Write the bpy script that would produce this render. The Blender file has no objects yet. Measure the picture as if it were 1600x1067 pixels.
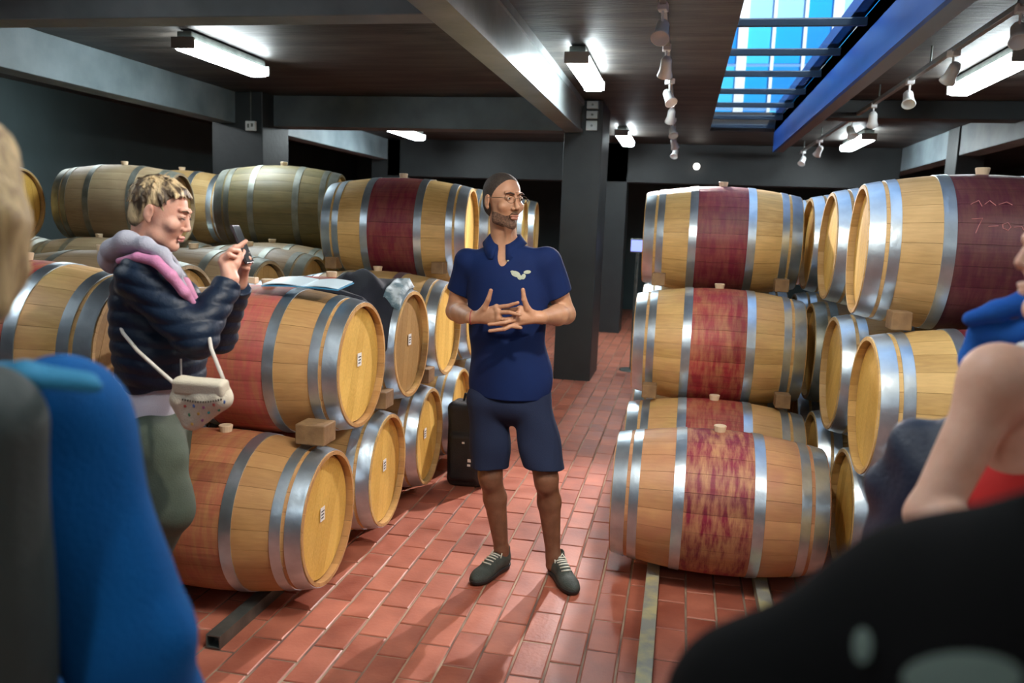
import bpy, bmesh, math, random
import numpy as np
from mathutils import Vector, Matrix, Euler
random.seed(4)
PI = math.pi
C = bpy.context.scene.collection
scn = bpy.context.scene

# ------------------------------------------------------------------ camera, world, sun, exposure
CAM = np.array([0.0, 0.0, 1.655])
BAS = np.array([[0.97840977, -0.06572265, -0.19594605],
                [0.20315123, 0.13151768, 0.97027454],
                [0.03799865, 0.98913277, -0.14202982]])
FOC = 1280.0
cam = bpy.data.cameras.new('camera'); camo = bpy.data.objects.new('camera', cam); C.objects.link(camo)
cam.sensor_width = 36.0; cam.lens = 36.0 * FOC / 1600
B4 = BAS
M = Matrix(((B4[0][0], B4[0][1], -B4[0][2], 0), (B4[1][0], B4[1][1], -B4[1][2], 0), (B4[2][0], B4[2][1], -B4[2][2], CAM[2]), (0, 0, 0, 1)))
camo.matrix_world = M
cam.clip_start = 0.05; cam.clip_end = 200
cam.dof.use_dof = True; cam.dof.focus_distance = 3.9; cam.dof.aperture_fstop = 2.6
scn.camera = camo
scn.view_settings.view_transform = 'Standard'; scn.view_settings.look = 'None'
scn.view_settings.gamma = 1; scn.view_settings.use_curve_mapping = False
scn.view_settings.exposure = 0.0

w = bpy.data.worlds.new('world'); scn.world = w; w.use_nodes = True
nt = w.node_tree; bg = nt.nodes['Background']
tc = nt.nodes.new('ShaderNodeTexCoord'); nz = nt.nodes.new('ShaderNodeTexNoise'); nz.inputs['Scale'].default_value = 2.2
nz.inputs['Detail'].default_value = 4
rp = nt.nodes.new('ShaderNodeValToRGB'); rp.color_ramp.elements[0].position = .42; rp.color_ramp.elements[1].position = .62
rp.color_ramp.elements[0].color = (.22, .48, .9, 1); rp.color_ramp.elements[1].color = (.8, .82, .9, 1)
nt.links.new(tc.outputs['Generated'], nz.inputs['Vector']); nt.links.new(nz.outputs['Fac'], rp.inputs['Fac'])
nt.links.new(rp.outputs['Color'], bg.inputs['Color']); bg.inputs['Strength'].default_value = 1.7
sun = bpy.data.lights.new('sun', 'SUN'); suno = bpy.data.objects.new('sun', sun); C.objects.link(suno)
sun.energy = 7.0; sun.angle = .02; sun.color = (1, .97, .9)
suno.rotation_euler = Euler((math.radians(48), 0, math.radians(20)))
LAMP_POWER = 58.0

def at(px, py, y=None, z=None, x=None):
    """world point on the line of sight of a photograph pixel, at a given depth y (or height z, or side x)"""
    r = BAS @ np.array([px - 800, 533.5 - py, FOC])
    if y is not None: t = y / r[1]
    elif z is not None: t = (z - CAM[2]) / r[2]
    else: t = x / r[0]
    return CAM + t * r

# ------------------------------------------------------------------ materials
MATS = {}
def nodes(m): return m.node_tree.nodes, m.node_tree.links
def mat(name, col, rough=.6, metal=0, noise=None, bump=0, bscale=40, emit=None, es=1, sss=0, spec=.5, coat=0, sheen=0, stretch=(1, 1, 1), alpha=None):
    if name in MATS: return MATS[name]
    m = bpy.data.materials.new(name); m.use_nodes = True; N, L = nodes(m)
    p = N['Principled BSDF']; p.inputs['Base Color'].default_value = (*col, 1)
    p.inputs['Roughness'].default_value = rough; p.inputs['Metallic'].default_value = metal
    p.inputs['Specular IOR Level'].default_value = spec
    if coat: p.inputs['Coat Weight'].default_value = coat; p.inputs['Coat Roughness'].default_value = .25
    if sheen: p.inputs['Sheen Weight'].default_value = sheen; p.inputs['Sheen Roughness'].default_value = .5
    if sss:
        p.inputs['Subsurface Weight'].default_value = sss; p.inputs['Subsurface Scale'].default_value = .012
        p.inputs['Subsurface Radius'].default_value = (1, .35, .2)
    if emit: p.inputs['Emission Color'].default_value = (*emit, 1); p.inputs['Emission Strength'].default_value = es
    if noise or bump:
        t = N.new('ShaderNodeTexCoord'); mp = N.new('ShaderNodeMapping'); mp.inputs['Scale'].default_value = stretch
        L.new(t.outputs['Object'], mp.inputs['Vector'])
    if noise:
        col2, sc, lo, hi = noise
        n = N.new('ShaderNodeTexNoise'); n.inputs['Scale'].default_value = sc; n.inputs['Detail'].default_value = 6
        r = N.new('ShaderNodeValToRGB'); r.color_ramp.elements[0].position = lo; r.color_ramp.elements[1].position = hi
        r.color_ramp.elements[0].color = (*col, 1); r.color_ramp.elements[1].color = (*col2, 1)
        L.new(mp.outputs['Vector'], n.inputs['Vector']); L.new(n.outputs['Fac'], r.inputs['Fac']); L.new(r.outputs['Color'], p.inputs['Base Color'])
    if bump:
        n2 = N.new('ShaderNodeTexNoise'); n2.inputs['Scale'].default_value = bscale; n2.inputs['Detail'].default_value = 5
        b = N.new('ShaderNodeBump'); b.inputs['Strength'].default_value = bump; b.inputs['Distance'].default_value = .01
        L.new(mp.outputs['Vector'], n2.inputs['Vector']); L.new(n2.outputs['Fac'], b.inputs['Height']); L.new(b.outputs['Normal'], p.inputs['Normal'])
    MATS[name] = m
    return m

def barrel_wood(name, oak1, oak2, band=None, streak=0.0, body_tint=None, tint_amt=0.0):
    """oak staves; band = colour of the wine-dyed belt between the two bilge hoops; streak = how washed out it is"""
    m = bpy.data.materials.new(name); m.use_nodes = True; N, L = nodes(m); p = N['Principled BSDF']
    tcn = N.new('ShaderNodeTexCoord'); oi = N.new('ShaderNodeObjectInfo'); geo = N.new('ShaderNodeNewGeometry')
    add = N.new('ShaderNodeVectorMath'); add.operation = 'ADD'
    sc = N.new('ShaderNodeVectorMath'); sc.operation = 'SCALE'; sc.inputs['Scale'].default_value = 7.0
    cmb = N.new('ShaderNodeCombineXYZ'); L.new(oi.outputs['Random'], cmb.inputs[0]); L.new(oi.outputs['Random'], cmb.inputs[1])
    L.new(cmb.outputs[0], sc.inputs[0]); L.new(tcn.outputs['Object'], add.inputs[0]); L.new(sc.outputs[0], add.inputs[1])
    mp = N.new('ShaderNodeMapping'); mp.inputs['Scale'].default_value = (3, 40, 40); L.new(add.outputs[0], mp.inputs['Vector'])
    n = N.new('ShaderNodeTexNoise'); n.inputs['Scale'].default_value = 2.0; n.inputs['Detail'].default_value = 6; L.new(mp.outputs[0], n.inputs['Vector'])
    big = N.new('ShaderNodeTexNoise'); big.inputs['Scale'].default_value = 5; big.inputs['Detail'].default_value = 3; L.new(geo.outputs['Position'], big.inputs['Vector'])
    a1 = N.new('ShaderNodeMath'); a1.operation = 'MULTIPLY_ADD'; a1.inputs[1].default_value = .35; L.new(oi.outputs['Random'], a1.inputs[0])
    a2 = N.new('ShaderNodeMath'); a2.operation = 'MULTIPLY_ADD'; a2.inputs[1].default_value = .5; a2.inputs[2].default_value = -.15
    L.new(n.outputs['Fac'], a2.inputs[0]); L.new(a2.outputs[0], a1.inputs[2])
    a3 = N.new('ShaderNodeMath'); a3.operation = 'MULTIPLY_ADD'; a3.inputs[1].default_value = .55; L.new(big.outputs['Fac'], a3.inputs[0]); L.new(a1.outputs[0], a3.inputs[2])
    r = N.new('ShaderNodeValToRGB'); r.color_ramp.elements[0].position = .25; r.color_ramp.elements[1].position = .85
    r.color_ramp.elements[0].color = (*oak1, 1); r.color_ramp.elements[1].color = (*oak2, 1); L.new(a3.outputs[0], r.inputs['Fac'])
    out = r.outputs['Color']
    if body_tint:
        mx = N.new('ShaderNodeMix'); mx.data_type = 'RGBA'
        n5 = N.new('ShaderNodeTexNoise'); n5.inputs['Scale'].default_value = 7; n5.inputs['Detail'].default_value = 6; L.new(geo.outputs['Position'], n5.inputs['Vector'])
        mr5 = N.new('ShaderNodeMapRange'); mr5.inputs[1].default_value = .35; mr5.inputs[2].default_value = .7; mr5.inputs[4].default_value = tint_amt
        L.new(n5.outputs['Fac'], mr5.inputs[0]); L.new(mr5.outputs[0], mx.inputs['Factor']); L.new(out, mx.inputs['A']); mx.inputs['B'].default_value = (*body_tint, 1)
        out = mx.outputs['Result']
    if band:
        sx = N.new('ShaderNodeSeparateXYZ'); L.new(tcn.outputs['Object'], sx.inputs[0])
        ab = N.new('ShaderNodeMath'); ab.operation = 'ABSOLUTE'; L.new(sx.outputs[0], ab.inputs[0])
        mr = N.new('ShaderNodeMapRange'); mr.inputs[1].default_value = .158; mr.inputs[2].default_value = .168; mr.inputs[3].default_value = 1; mr.inputs[4].default_value = 0
        L.new(ab.outputs[0], mr.inputs[0])
        mp2 = N.new('ShaderNodeMapping'); mp2.inputs['Scale'].default_value = (26, 5, 5); L.new(geo.outputs['Position'], mp2.inputs['Vector'])
        n3 = N.new('ShaderNodeTexNoise'); n3.inputs['Scale'].default_value = 1.3; n3.inputs['Detail'].default_value = 7; n3.inputs['Roughness'].default_value = .65; L.new(mp2.outputs[0], n3.inputs['Vector'])
        r3 = N.new('ShaderNodeMapRange'); r3.inputs[1].default_value = .40; r3.inputs[2].default_value = .62; r3.inputs[3].default_value = 1; r3.inputs[4].default_value = 1 - streak
        L.new(n3.outputs['Fac'], r3.inputs[0])
        mul = N.new('ShaderNodeMath'); mul.operation = 'MULTIPLY'; L.new(mr.outputs[0], mul.inputs[0]); L.new(r3.outputs[0], mul.inputs[1])
        bc = N.new('ShaderNodeValToRGB'); bc.color_ramp.elements[0].position = .3; bc.color_ramp.elements[1].position = .8
        bc.color_ramp.elements[0].color = (band[0] * .7, band[1] * .7, band[2] * .7, 1); bc.color_ramp.elements[1].color = (*[min(1, v * 1.35) for v in band], 1)
        L.new(a3.outputs[0], bc.inputs['Fac'])
        mx2 = N.new('ShaderNodeMix'); mx2.data_type = 'RGBA'; L.new(mul.outputs[0], mx2.inputs['Factor']); L.new(out, mx2.inputs['A']); L.new(bc.outputs['Color'], mx2.inputs['B'])
        out = mx2.outputs['Result']
    L.new(out, p.inputs['Base Color']); p.inputs['Roughness'].default_value = .52
    b = N.new('ShaderNodeBump'); b.inputs['Strength'].default_value = .25; b.inputs['Distance'].default_value = .004
    L.new(n.outputs['Fac'], b.inputs['Height']); L.new(b.outputs['Normal'], p.inputs['Normal'])
    return m

OAK_A, OAK_B = (.40, .235, .07), (.78, .52, .20)
W = {
 'burgundy': barrel_wood('oak with burgundy belt', OAK_A, OAK_B, (.15, .010, .028), .12),
 'purple': barrel_wood('oak with purple belt', (.42, .27, .1), (.74, .5, .23), (.085, .014, .03), .08),
 'washed': barrel_wood('oak with washed red belt', OAK_A, OAK_B, (.30, .025, .035), .38, (.55, .26, .14), .4),
 'streaked': barrel_wood('oak with streaked wine belt', (.38, .19, .08), (.62, .34, .15), (.19, .012, .035), .85, (.42, .15, .1), .55),
 'rosy': barrel_wood('oak with rosy worn belt', (.38, .2, .07), (.68, .42, .17), (.50, .11, .10), .4, (.5, .24, .1), .25),
 'rust': barrel_wood('oak with faded rust belt', (.38, .2, .07), (.62, .36, .14), (.40, .13, .07), .6, (.42, .2, .09), .5),
 'plain': barrel_wood('plain oak', OAK_A, (.6, .42, .2)),
 'olive': barrel_wood('aged olive oak', (.12, .105, .05), (.27, .215, .09)),
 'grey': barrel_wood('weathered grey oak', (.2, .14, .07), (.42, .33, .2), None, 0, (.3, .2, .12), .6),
}
M_HEAD = barrel_wood('barrel head oak', (.55, .32, .055), (.88, .58, .15))
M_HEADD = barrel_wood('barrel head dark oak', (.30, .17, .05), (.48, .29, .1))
M_HOOP = mat('galvanised hoop steel', (.46, .55, .63), .34, .92, ((.68, .79, .87), 9, .35, .7), .15, 30)
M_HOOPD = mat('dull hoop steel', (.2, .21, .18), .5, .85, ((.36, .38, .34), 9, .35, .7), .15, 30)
M_BUNG = mat('pale bung', (.7, .55, .38), .6)
M_PAPER = mat('white paper', (.8, .8, .78), .6)
M_INK = mat('black ink', (.03, .03, .03), .6)
M_BLOCK = mat('block pine', (.3, .18, .08), .7, 0, ((.18, .1, .045), 14, .3, .7), .2, 60)
M_CONC = mat('board-marked dark concrete', (.012, .009, .007), .55, 0, ((.062, .052, .044), 2.6, .42, .70), .5, 14, stretch=(.5, 3, 1))
M_BEAM = mat('grey painted beam', (.075, .095, .105), .5, 0, ((.13, .16, .175), 3, .3, .7), .25, 14)
M_BEAM_LIT = mat('lamp-lit grey painted beam', (.13, .17, .19), .5, 0, ((.24, .30, .33), 2.5, .3, .7), .25, 14)  # same beam paint, with the lamplight put into a lighter colour
M_COLM = mat('dark column paint', (.016, .020, .022), .5, 0, ((.026, .031, .033), 3, .3, .7), .2, 20)
M_WALL = mat('dark teal wall', (.022, .04, .042), .7, 0, ((.04, .066, .07), 1.2, .3, .7), .2, 12)
M_BLUE = mat('blue painted steel', (.0, .07, .42), .45, 0, ((.0, .11, .55), 2, .3, .7))
M_LAMP = mat('lamp diffuser', (.9, .95, 1), .4, emit=(.86, .97, 1), es=LAMP_POWER)
M_LAMP2 = mat('dimmer lamp diffuser', (.9, .95, 1), .4, emit=(.9, .97, 1), es=LAMP_POWER * .54)  # same diffuser with weaker emission, for the lamps out of sight
M_WHITE = mat('white enamel', (.75, .76, .76), .35)
M_STEEL = mat('dark steel', (.1, .115, .11), .4, .6, ((.2, .22, .2), 12, .3, .7))
M_MORT = mat('floor mortar', (.40, .29, .2), .8, 0, ((.16, .1, .08), 3, .40, .60))

def brick_mat():
    m = bpy.data.materials.new('terracotta brick'); m.use_nodes = True; N, L = nodes(m); p = N['Principled BSDF']
    geo = N.new('ShaderNodeNewGeometry'); oi = N.new('ShaderNodeObjectInfo')
    n = N.new('ShaderNodeTexNoise'); n.inputs['Scale'].default_value = 6; n.inputs['Detail'].default_value = 8; L.new(geo.outputs['Position'], n.inputs['Vector'])
    att = N.new('ShaderNodeAttribute'); att.attribute_name = 'tone'
    a0 = N.new('ShaderNodeMath'); a0.operation = 'ADD'; L.new(oi.outputs['Random'], a0.inputs[0]); L.new(att.outputs['Fac'], a0.inputs[1])
    a1 = N.new('ShaderNodeMath'); a1.operation = 'MULTIPLY_ADD'; a1.inputs[1].default_value = .35; L.new(a0.outputs[0], a1.inputs[0]); L.new(n.outputs['Fac'], a1.inputs[2])
    r = N.new('ShaderNodeValToRGB'); r.color_ramp.elements[0].position = .35; r.color_ramp.elements[1].position = 1.0
    r.color_ramp.elements[0].color = (.26, .062, .036, 1); r.color_ramp.elements[1].color = (.56, .19, .12, 1)
    L.new(a1.outputs[0], r.inputs['Fac']); L.new(r.outputs['Color'], p.inputs['Base Color'])
    mr = N.new('ShaderNodeMapRange'); mr.inputs[3].default_value = .28; mr.inputs[4].default_value = .6; L.new(n.outputs['Fac'], mr.inputs[0]); L.new(mr.outputs[0], p.inputs['Roughness'])
    n2 = N.new('ShaderNodeTexNoise'); n2.inputs['Scale'].default_value = 60; n2.inputs['Detail'].default_value = 4; L.new(geo.outputs['Position'], n2.inputs['Vector'])
    b = N.new('ShaderNodeBump'); b.inputs['Strength'].default_value = .25; b.inputs['Distance'].default_value = .004; L.new(n2.outputs['Fac'], b.inputs['Height']); L.new(b.outputs['Normal'], p.inputs['Normal'])
    return m
M_BRICK = brick_mat()

# ------------------------------------------------------------------ object helpers
def link(name, me, m=None, parent=None, smooth=False, loc=None):
    if m is not None:
        if isinstance(m, (list, tuple)):
            for q in m: me.materials.append(q)
        elif not me.materials: me.materials.append(m)
    o = bpy.data.objects.new(name, me); C.objects.link(o)
    if parent is not None: o.parent = parent
    if loc is not None: o.location = loc
    if smooth: me.shade_smooth()
    return o
def tag(o, label, cat, group=None):
    o['label'] = label; o['category'] = cat
    if group: o['group'] = group
    return o
def thing(name, label, cat, loc=(0, 0, 0), group=None):
    o = bpy.data.objects.new(name, None); C.objects.link(o); o.location = loc; o.empty_display_size = .1
    return tag(o, label, cat, group)
def struct(o): o['kind'] = 'structure'; return o
def copy_tree(o, parent=None):
    c = o.copy(); C.objects.link(c); c.parent = parent
    for ch in o.children: copy_tree(ch, c)
    return c
class MB:
    def __init__(s): s.bm = bmesh.new()
    def box(s, lo, hi, bev=0):
        vs = [s.bm.verts.new((x, y, z)) for z in (lo[2], hi[2]) for y in (lo[1], hi[1]) for x in (lo[0], hi[0])]
        f = [(0, 2, 3, 1), (4, 5, 7, 6), (0, 1, 5, 4), (2, 6, 7, 3), (0, 4, 6, 2), (1, 3, 7, 5)]
        fs = [s.bm.faces.new([vs[i] for i in q]) for q in f]
        if bev: bmesh.ops.bevel(s.bm, geom=list({e for q in fs for e in q.edges}), offset=bev, segments=2, affect='EDGES', profile=.5)
        return s
    def poly(s, pts, faces):
        vs = [s.bm.verts.new(p) for p in pts]
        for f in faces: s.bm.faces.new([vs[i] for i in f])
        return s
    def lathe(s, prof, n=32, axis='z', c=(0, 0, 0), closed=False):
        rings = []
        for a, r in prof:
            ring = []
            for k in range(n):
                t = 2 * PI * k / n; u, v = r * math.cos(t), r * math.sin(t)
                p = (u, v, a) if axis == 'z' else ((a, u, v) if axis == 'x' else (v, a, u))
                ring.append(s.bm.verts.new((p[0] + c[0], p[1] + c[1], p[2] + c[2])))
            rings.append(ring)
        seq = list(zip(rings, rings[1:] + ([rings[0]] if closed else [])))
        if not closed: seq = seq[:len(rings) - 1]
        for a, b in seq:
            for k in range(n): s.bm.faces.new((a[k], a[(k + 1) % n], b[(k + 1) % n], b[k]))
        if not closed: s.bm.faces.new(rings[0][::-1]); s.bm.faces.new(rings[-1])
        return s
    def tube(s, pts, r, n=8):
        pts = [Vector(p) for p in pts]; rings = []
        for i, p in enumerate(pts):
            d = (pts[min(i + 1, len(pts) - 1)] - pts[max(i - 1, 0)]).normalized()
            u = d.orthogonal().normalized() if i == 0 else (u - d * u.dot(d)).normalized()
            v = d.cross(u); rr = r[i] if isinstance(r, (list, tuple)) else r
            rings.append([s.bm.verts.new(p + (u * math.cos(2 * PI * k / n) + v * math.sin(2 * PI * k / n)) * rr) for k in range(n)])
        for a, b in zip(rings, rings[1:]):
            for k in range(n): s.bm.faces.new((a[k], a[(k + 1) % n], b[(k + 1) % n], b[k]))
        s.bm.faces.new(rings[0][::-1]); s.bm.faces.new(rings[-1])
        return s
    def mesh(s, name='mesh'):
        bmesh.ops.recalc_face_normals(s.bm, faces=s.bm.faces)
        me = bpy.data.meshes.new(name); s.bm.to_mesh(me); s.bm.free(); return me
    def build(s, name, m, parent=None, smooth=False, loc=None):
        return link(name, s.mesh(name), m, parent, smooth, loc)

# ------------------------------------------------------------------ the setting
RX0, RX1, RY0, RY1, RZ = -7.0, 5.6, -3.6, 17.0, 2.95
fl = struct(MB().box((RX0, RY0, -.2), (RX1, RY1, -.005)).build('floor', M_MORT))
# bricks laid lengthwise along the aisle in running bond
BW, BL, G = .13, .26, .009
def brick_verts(x, y, dz):
    a, b = (BW - G) / 2, (BL - G) / 2; e = .004
    top = dz; v = []
    for (sx, sy) in ((-1, -1), (1, -1), (1, 1), (-1, 1)): v.append((x + sx * a, y + sy * b, -.012))
    for (sx, sy) in ((-1, -1), (1, -1), (1, 1), (-1, 1)): v.append((x + sx * a, y + sy * b, top - .003))
    for (sx, sy) in ((-1, -1), (1, -1), (1, 1), (-1, 1)): v.append((x + sx * (a - e), y + sy * (b - e), top))
    f = [(8, 9, 10, 11)]
    for k in range(4):
        j = (k + 1) % 4; f += [(k, j, 4 + j, 4 + k), (4 + k, 4 + j, 8 + j, 8 + k)]
    return v, f
cells = []
i0 = int((RX0 + 1.18) / BW) ; i1 = int((RX1 + 1.18) / BW)
for i in range(i0, i1):
    x = -1.18 + (i + .5) * BW
    for j in range(-13, int(RY1 / BL)):
        y = (j + .5) * BL + (BL / 2 if i % 2 else 0) + .06
        cells.append((x, y))
def inview(x, y):
    d = (np.array([x, y, 0]) - CAM) @ BAS
    if d[2] < .3: return False
    u, v = 800 + FOC * d[0] / d[2], 533.5 - FOC * d[1] / d[2]
    return -20 < u < 1620 and v < 1090
def covered(x, y):   # under the stacks
    return x < -1.75 or (x > .45) or (-1.42 > x and y > 3.2) or (x > -.1 and y > 4.0)
near = sorted([c for c in cells if inview(*c) and not covered(*c)], key=lambda c: c[1])[:298]
nearset = set(near)
v, f = brick_verts(0, 0, 0)
bmes = []
for k in range(4):
    me = bpy.data.meshes.new('brick'); vv = [(a + random.uniform(-.0008, .0008), b + random.uniform(-.001, .001), c) for a, b, c in v]
    me.from_pydata(vv, [], f); me.materials.append(M_BRICK); bmes.append(me)
for (x, y) in near:
    o = bpy.data.objects.new('brick', random.choice(bmes)); o.location = (x, y, random.uniform(-.0015, .0008)); o.rotation_euler = (random.uniform(-.003, .003), random.uniform(-.004, .004), random.uniform(-.006, .006))
    C.objects.link(o); o.parent = fl
V, F, T = [], [], []
for (x, y) in cells:
    if (x, y) in nearset: continue
    v, f = brick_verts(x, y, random.uniform(-.0015, .0008)); n = len(V); V += v; F += [tuple(q + n for q in t) for t in f]; T += [random.random()] * 12
me = bpy.data.meshes.new('brick_paving'); me.from_pydata(V, [], F)
at_ = me.attributes.new('tone', 'FLOAT', 'POINT'); at_.data.foreach_set('value', T)
o = link('brick_paving', me, M_BRICK, fl); o['kind'] = 'stuff'

# skylight opening x .25..1.06, y 2.2..11.25
SX0, SX1, SY0, SY1 = .25, 1.06, 2.3, 11.25
cb = MB()
for lo, hi in [((RX0, RY0, RZ), (SX0, RY1, RZ + .25)), ((SX1, RY0, RZ), (RX1, RY1, RZ + .25)), ((SX0, RY0, RZ), (SX1, SY0, RZ + .25)), ((SX0, SY1, RZ), (SX1, RY1, RZ + .25))]:
    cb.box(lo, hi)
struct(cb.build('ceiling', M_CONC))
struct(MB().box((RX0 - .2, RY0, -.2), (RX0, RY1, 3.2)).build('wall_left', M_WALL))
struct(MB().box((RX1, RY0, -.2), (RX1 + .2, RY1, 3.2)).build('wall_right', M_WALL))
struct(MB().box((RX0 - .2, RY1, -.2), (RX1 + .2, RY1 + .2, 3.2)).build('wall_back', M_WALL))
struct(MB().box((RX0 - .2, RY0 - .2, -.2), (RX1 + .2, RY0, 3.2)).build('wall_front', M_WALL))

def beam(lo, hi, m=M_BEAM, name='ceiling_beam'):
    return struct(MB().box(lo, hi, .006).build(name, m))
# long beams along the aisle, cross beams between them
BZ = 2.62
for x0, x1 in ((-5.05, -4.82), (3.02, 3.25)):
    beam((x0, RY0, BZ), (x1, RY1, RZ), M_BEAM_LIT)
cbm = MB().box((-1.27, RY0, BZ), (-1.09, 8.7, BZ + .03)).box((-1.25, RY0, BZ + .03), (-1.11, 8.7, RZ - .05)).box((-1.27, RY0, BZ + .27), (-1.09, 8.7, RZ))
struct(cbm.build('ceiling_beam', mat('galvanised beam', (.34, .38, .38), .36, .55, ((.22, .25, .25), 3, .3, .7), .3, 10)))
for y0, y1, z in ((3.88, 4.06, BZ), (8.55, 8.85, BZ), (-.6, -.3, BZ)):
    beam((-4.82, y0, z), (-1.27, y1, RZ), M_BEAM_LIT if y0 < 5 else M_BEAM)
beam((-4.82, 13.0, 2.36), (3.02, 13.3, RZ), M_COLM)
beam((1.3, 8.55, 2.78), (3.02, 8.8, RZ), M_COLM)
for (x0, x1, y0, y1) in ((-1.29, -.89, 8.72, 9.5), (-5.1, -4.5, 8.3, 8.9), (3.0, 3.3, 10.4, 10.8), (3.0, 3.3, 6.0, 6.3), (-1.25, -.9, 13.0, 13.5), (-5.1, -4.6, 13.0, 13.5)):
    struct(MB().box((x0, y0, -.1), (x1, y1, RZ), .008).build('column', M_COLM))
# bracket plate with bolts where the galvanised beam meets the column
bp = thing('beam_bracket', 'galvanised bracket plates bolted where the steel beam meets the column', 'bracket', (-1.0, 8.70, 2.62))
for k, (zz, h) in enumerate(((.02, .1), (.14, .08), (.24, .08))):
    MB().box((-.06, -.03, zz), (.06, .03, zz + h), .005).build('plate', mat('bracket metal', (.35, .36, .35), .4, .6), bp)
    MB().lathe([(-.045, .012), (-.03, .012)], 8, 'y', (0, 0, zz + h / 2)).build('bolt', M_STEEL, bp)

# skylight: panes between dark bars, a blue painted curb beam along its right side
sk = struct(bpy.data.objects.new('window_1', None)); C.objects.link(sk); sk.location = (SX0, SY0, RZ)
M_GLASS = bpy.data.materials.new('clear roof glass'); M_GLASS.use_nodes = True
p = M_GLASS.node_tree.nodes['Principled BSDF']; p.inputs['Base Color'].default_value = (.86, .95, 1, 1); p.inputs['Roughness'].default_value = .0
p.inputs['Transmission Weight'].default_value = 1; p.inputs['IOR'].default_value = 1.12
M_BAR = mat('dark bar', (.02, .045, .08), .4, .3)
ybars = [SY0 + .05, 3.03, 3.95, 4.86, 5.77, 6.68, 7.56, 8.48, 9.36, 10.35, SY1 - .05]
for a, b in zip(ybars, ybars[1:]):
    MB().box((.02, a + .02 - SY0, .075), (SX1 - SX0 - .03, b - .02 - SY0, .083)).build('glass_pane', M_GLASS, sk)
for y in ybars:
    MB().box((0.0, y - .016 - SY0, .035), (SX1 - SX0 - .005, y + .016 - SY0, .09), .004).build('glazing_bar', M_BAR, sk)
cu = MB().box((SX1, 1.0, 2.70), (SX1 + .03, 11.3, 3.3)).build('trim_1', M_BLUE); struct(cu)
cu = MB().box((SX1 + .03, 1.0, 2.70), (SX1 + .13, 11.3, 2.95)).build('trim_2', mat('grey curb steel', (.2, .22, .25), .45, .4)); struct(cu)

# a glazed building front outside, seen up through the roof light
fc = thing('glass_facade', 'blue glass building front with white mullions seen through the roof light', 'building', (0, 16.5, 3.2))
azure = [mat('azure glass 1', (.0, .36, .82), .15, 0, coat=.6), mat('azure glass 2', (.05, .55, .9), .15, 0, coat=.6), mat('azure glass 3', (.0, .26, .7), .15, 0, coat=.6), mat('azure glass pale', (.35, .62, .9), .2)]
xs = [-3 + .55 * k for k in range(17)]
for k, (a, b) in enumerate(zip(xs, xs[1:])):
    for j, (z0, z1) in enumerate(((-.1, .75), (.8, 1.55), (1.6, 2.3), (2.35, 3.2))):
        mm = azure[3] if j == 3 and k % 3 else azure[(k * 2 + j) % 3]
        MB().box((a + .03, 0, z0), (b - .03, .06, z1), .01).build('glass_panel', mm, fc)
for k, a in enumerate(xs):
    ww = .09 if k % 3 == 1 else .03
    MB().box((a - ww, -.08, -.1), (a + ww, .05, 3.3), .006).build('mullion', mat('white mullion', (.85, .88, .92), .4), fc)
MB().box((-3, -.4, 3.2), (5.8, .1, 3.6), .02).build('cornice', mat('pale pink render', (.75, .66, .68), .6), fc)
MB().box((3.0, -1.2, 1.2), (3.3, -1.0, 3.2), .03).build('column_post', mat('ochre post', (.85, .55, .12), .6), fc)

# ------------------------------------------------------------------ lamps
def tube_lamp(x, y0, y1, z, label, m_diff=None):
    t = thing('ceiling_lamp', label, 'ceiling lamp', (x, (y0 + y1) / 2, z), 'fluorescent ceiling lamps')
    L2 = (y1 - y0) / 2; w_ = .085
    MB().box((-w_ * .7, -L2 * .97, .035), (w_ * .7, L2 * .97, .105), .008).build('housing', M_STEEL, t)
    m_ = MB(); pts = []
    for s_, zz, ww in ((1, .04, 1.0), (.985, .0, 1.0), (.96, -.028, .72)):
        for sx, sy in ((-1, -1), (1, -1), (1, 1), (-1, 1)): pts.append((sx * w_ * ww, sy * L2 * s_, zz))
    fs = [(3, 2, 1, 0), (8, 9, 10, 11)]
    for k in range(2):
        for j in range(4): fs.append((k * 4 + j, k * 4 + (j + 1) % 4, k * 4 + 4 + (j + 1) % 4, k * 4 + 4 + j))
    m_.poly(pts, fs).build('diffuser', m_diff or M_LAMP, t)
    for s_ in (-1, 1):
        MB().box((-w_ - .004, s_ * L2 - .012, -.02), (w_ + .004, s_ * L2 + .012, .06), .004).build('end_cap', mat('lamp end cap', (.3, .32, .32), .5), t)
        MB().lathe([(.10, .008), (.14, .008)], 8, 'z', (0, s_ * L2 * .6, 0)).build('hanger', M_STEEL, t)
tube_lamp(-3.6, 5.5, 6.6, 2.83, 'long glowing tube lamp on the ceiling above the two women on the left')
tube_lamp(-.83, 6.05, 7.25, 2.83, 'glowing tube lamp just right of the galvanised beam, the nearer of that pair')
tube_lamp(-3.85, 10.15, 11.7, 2.83, 'glowing tube lamp far back beyond the second cross beam on the left')
tube_lamp(-.85, 10.7, 12.0, 2.83, 'small far glowing tube lamp right of the dark column')
tube_lamp(2.08, 6.0, 7.35, 2.83, 'glowing tube lamp at the right edge beside the track of spotlights')
tube_lamp(2.1, 10.7, 12.1, 2.83, 'small far glowing tube lamp on the right beyond the spotlights')
for x, y, nm in ((-3.6, 1.2, 'left of the photographer'), (-.6, 1.0, 'above the photographer'), (2.06, 1.2, 'right of the photographer'), (-.85, -2.2, 'behind the photographer'), (2.06, -2.2, 'behind the photographer to the right'), (-5.9, 6.4, 'over the far left bay of barrels')):
    tube_lamp(x, y, y + 1.3, 2.83, 'glowing tube lamp ' + nm, M_LAMP2)

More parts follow.
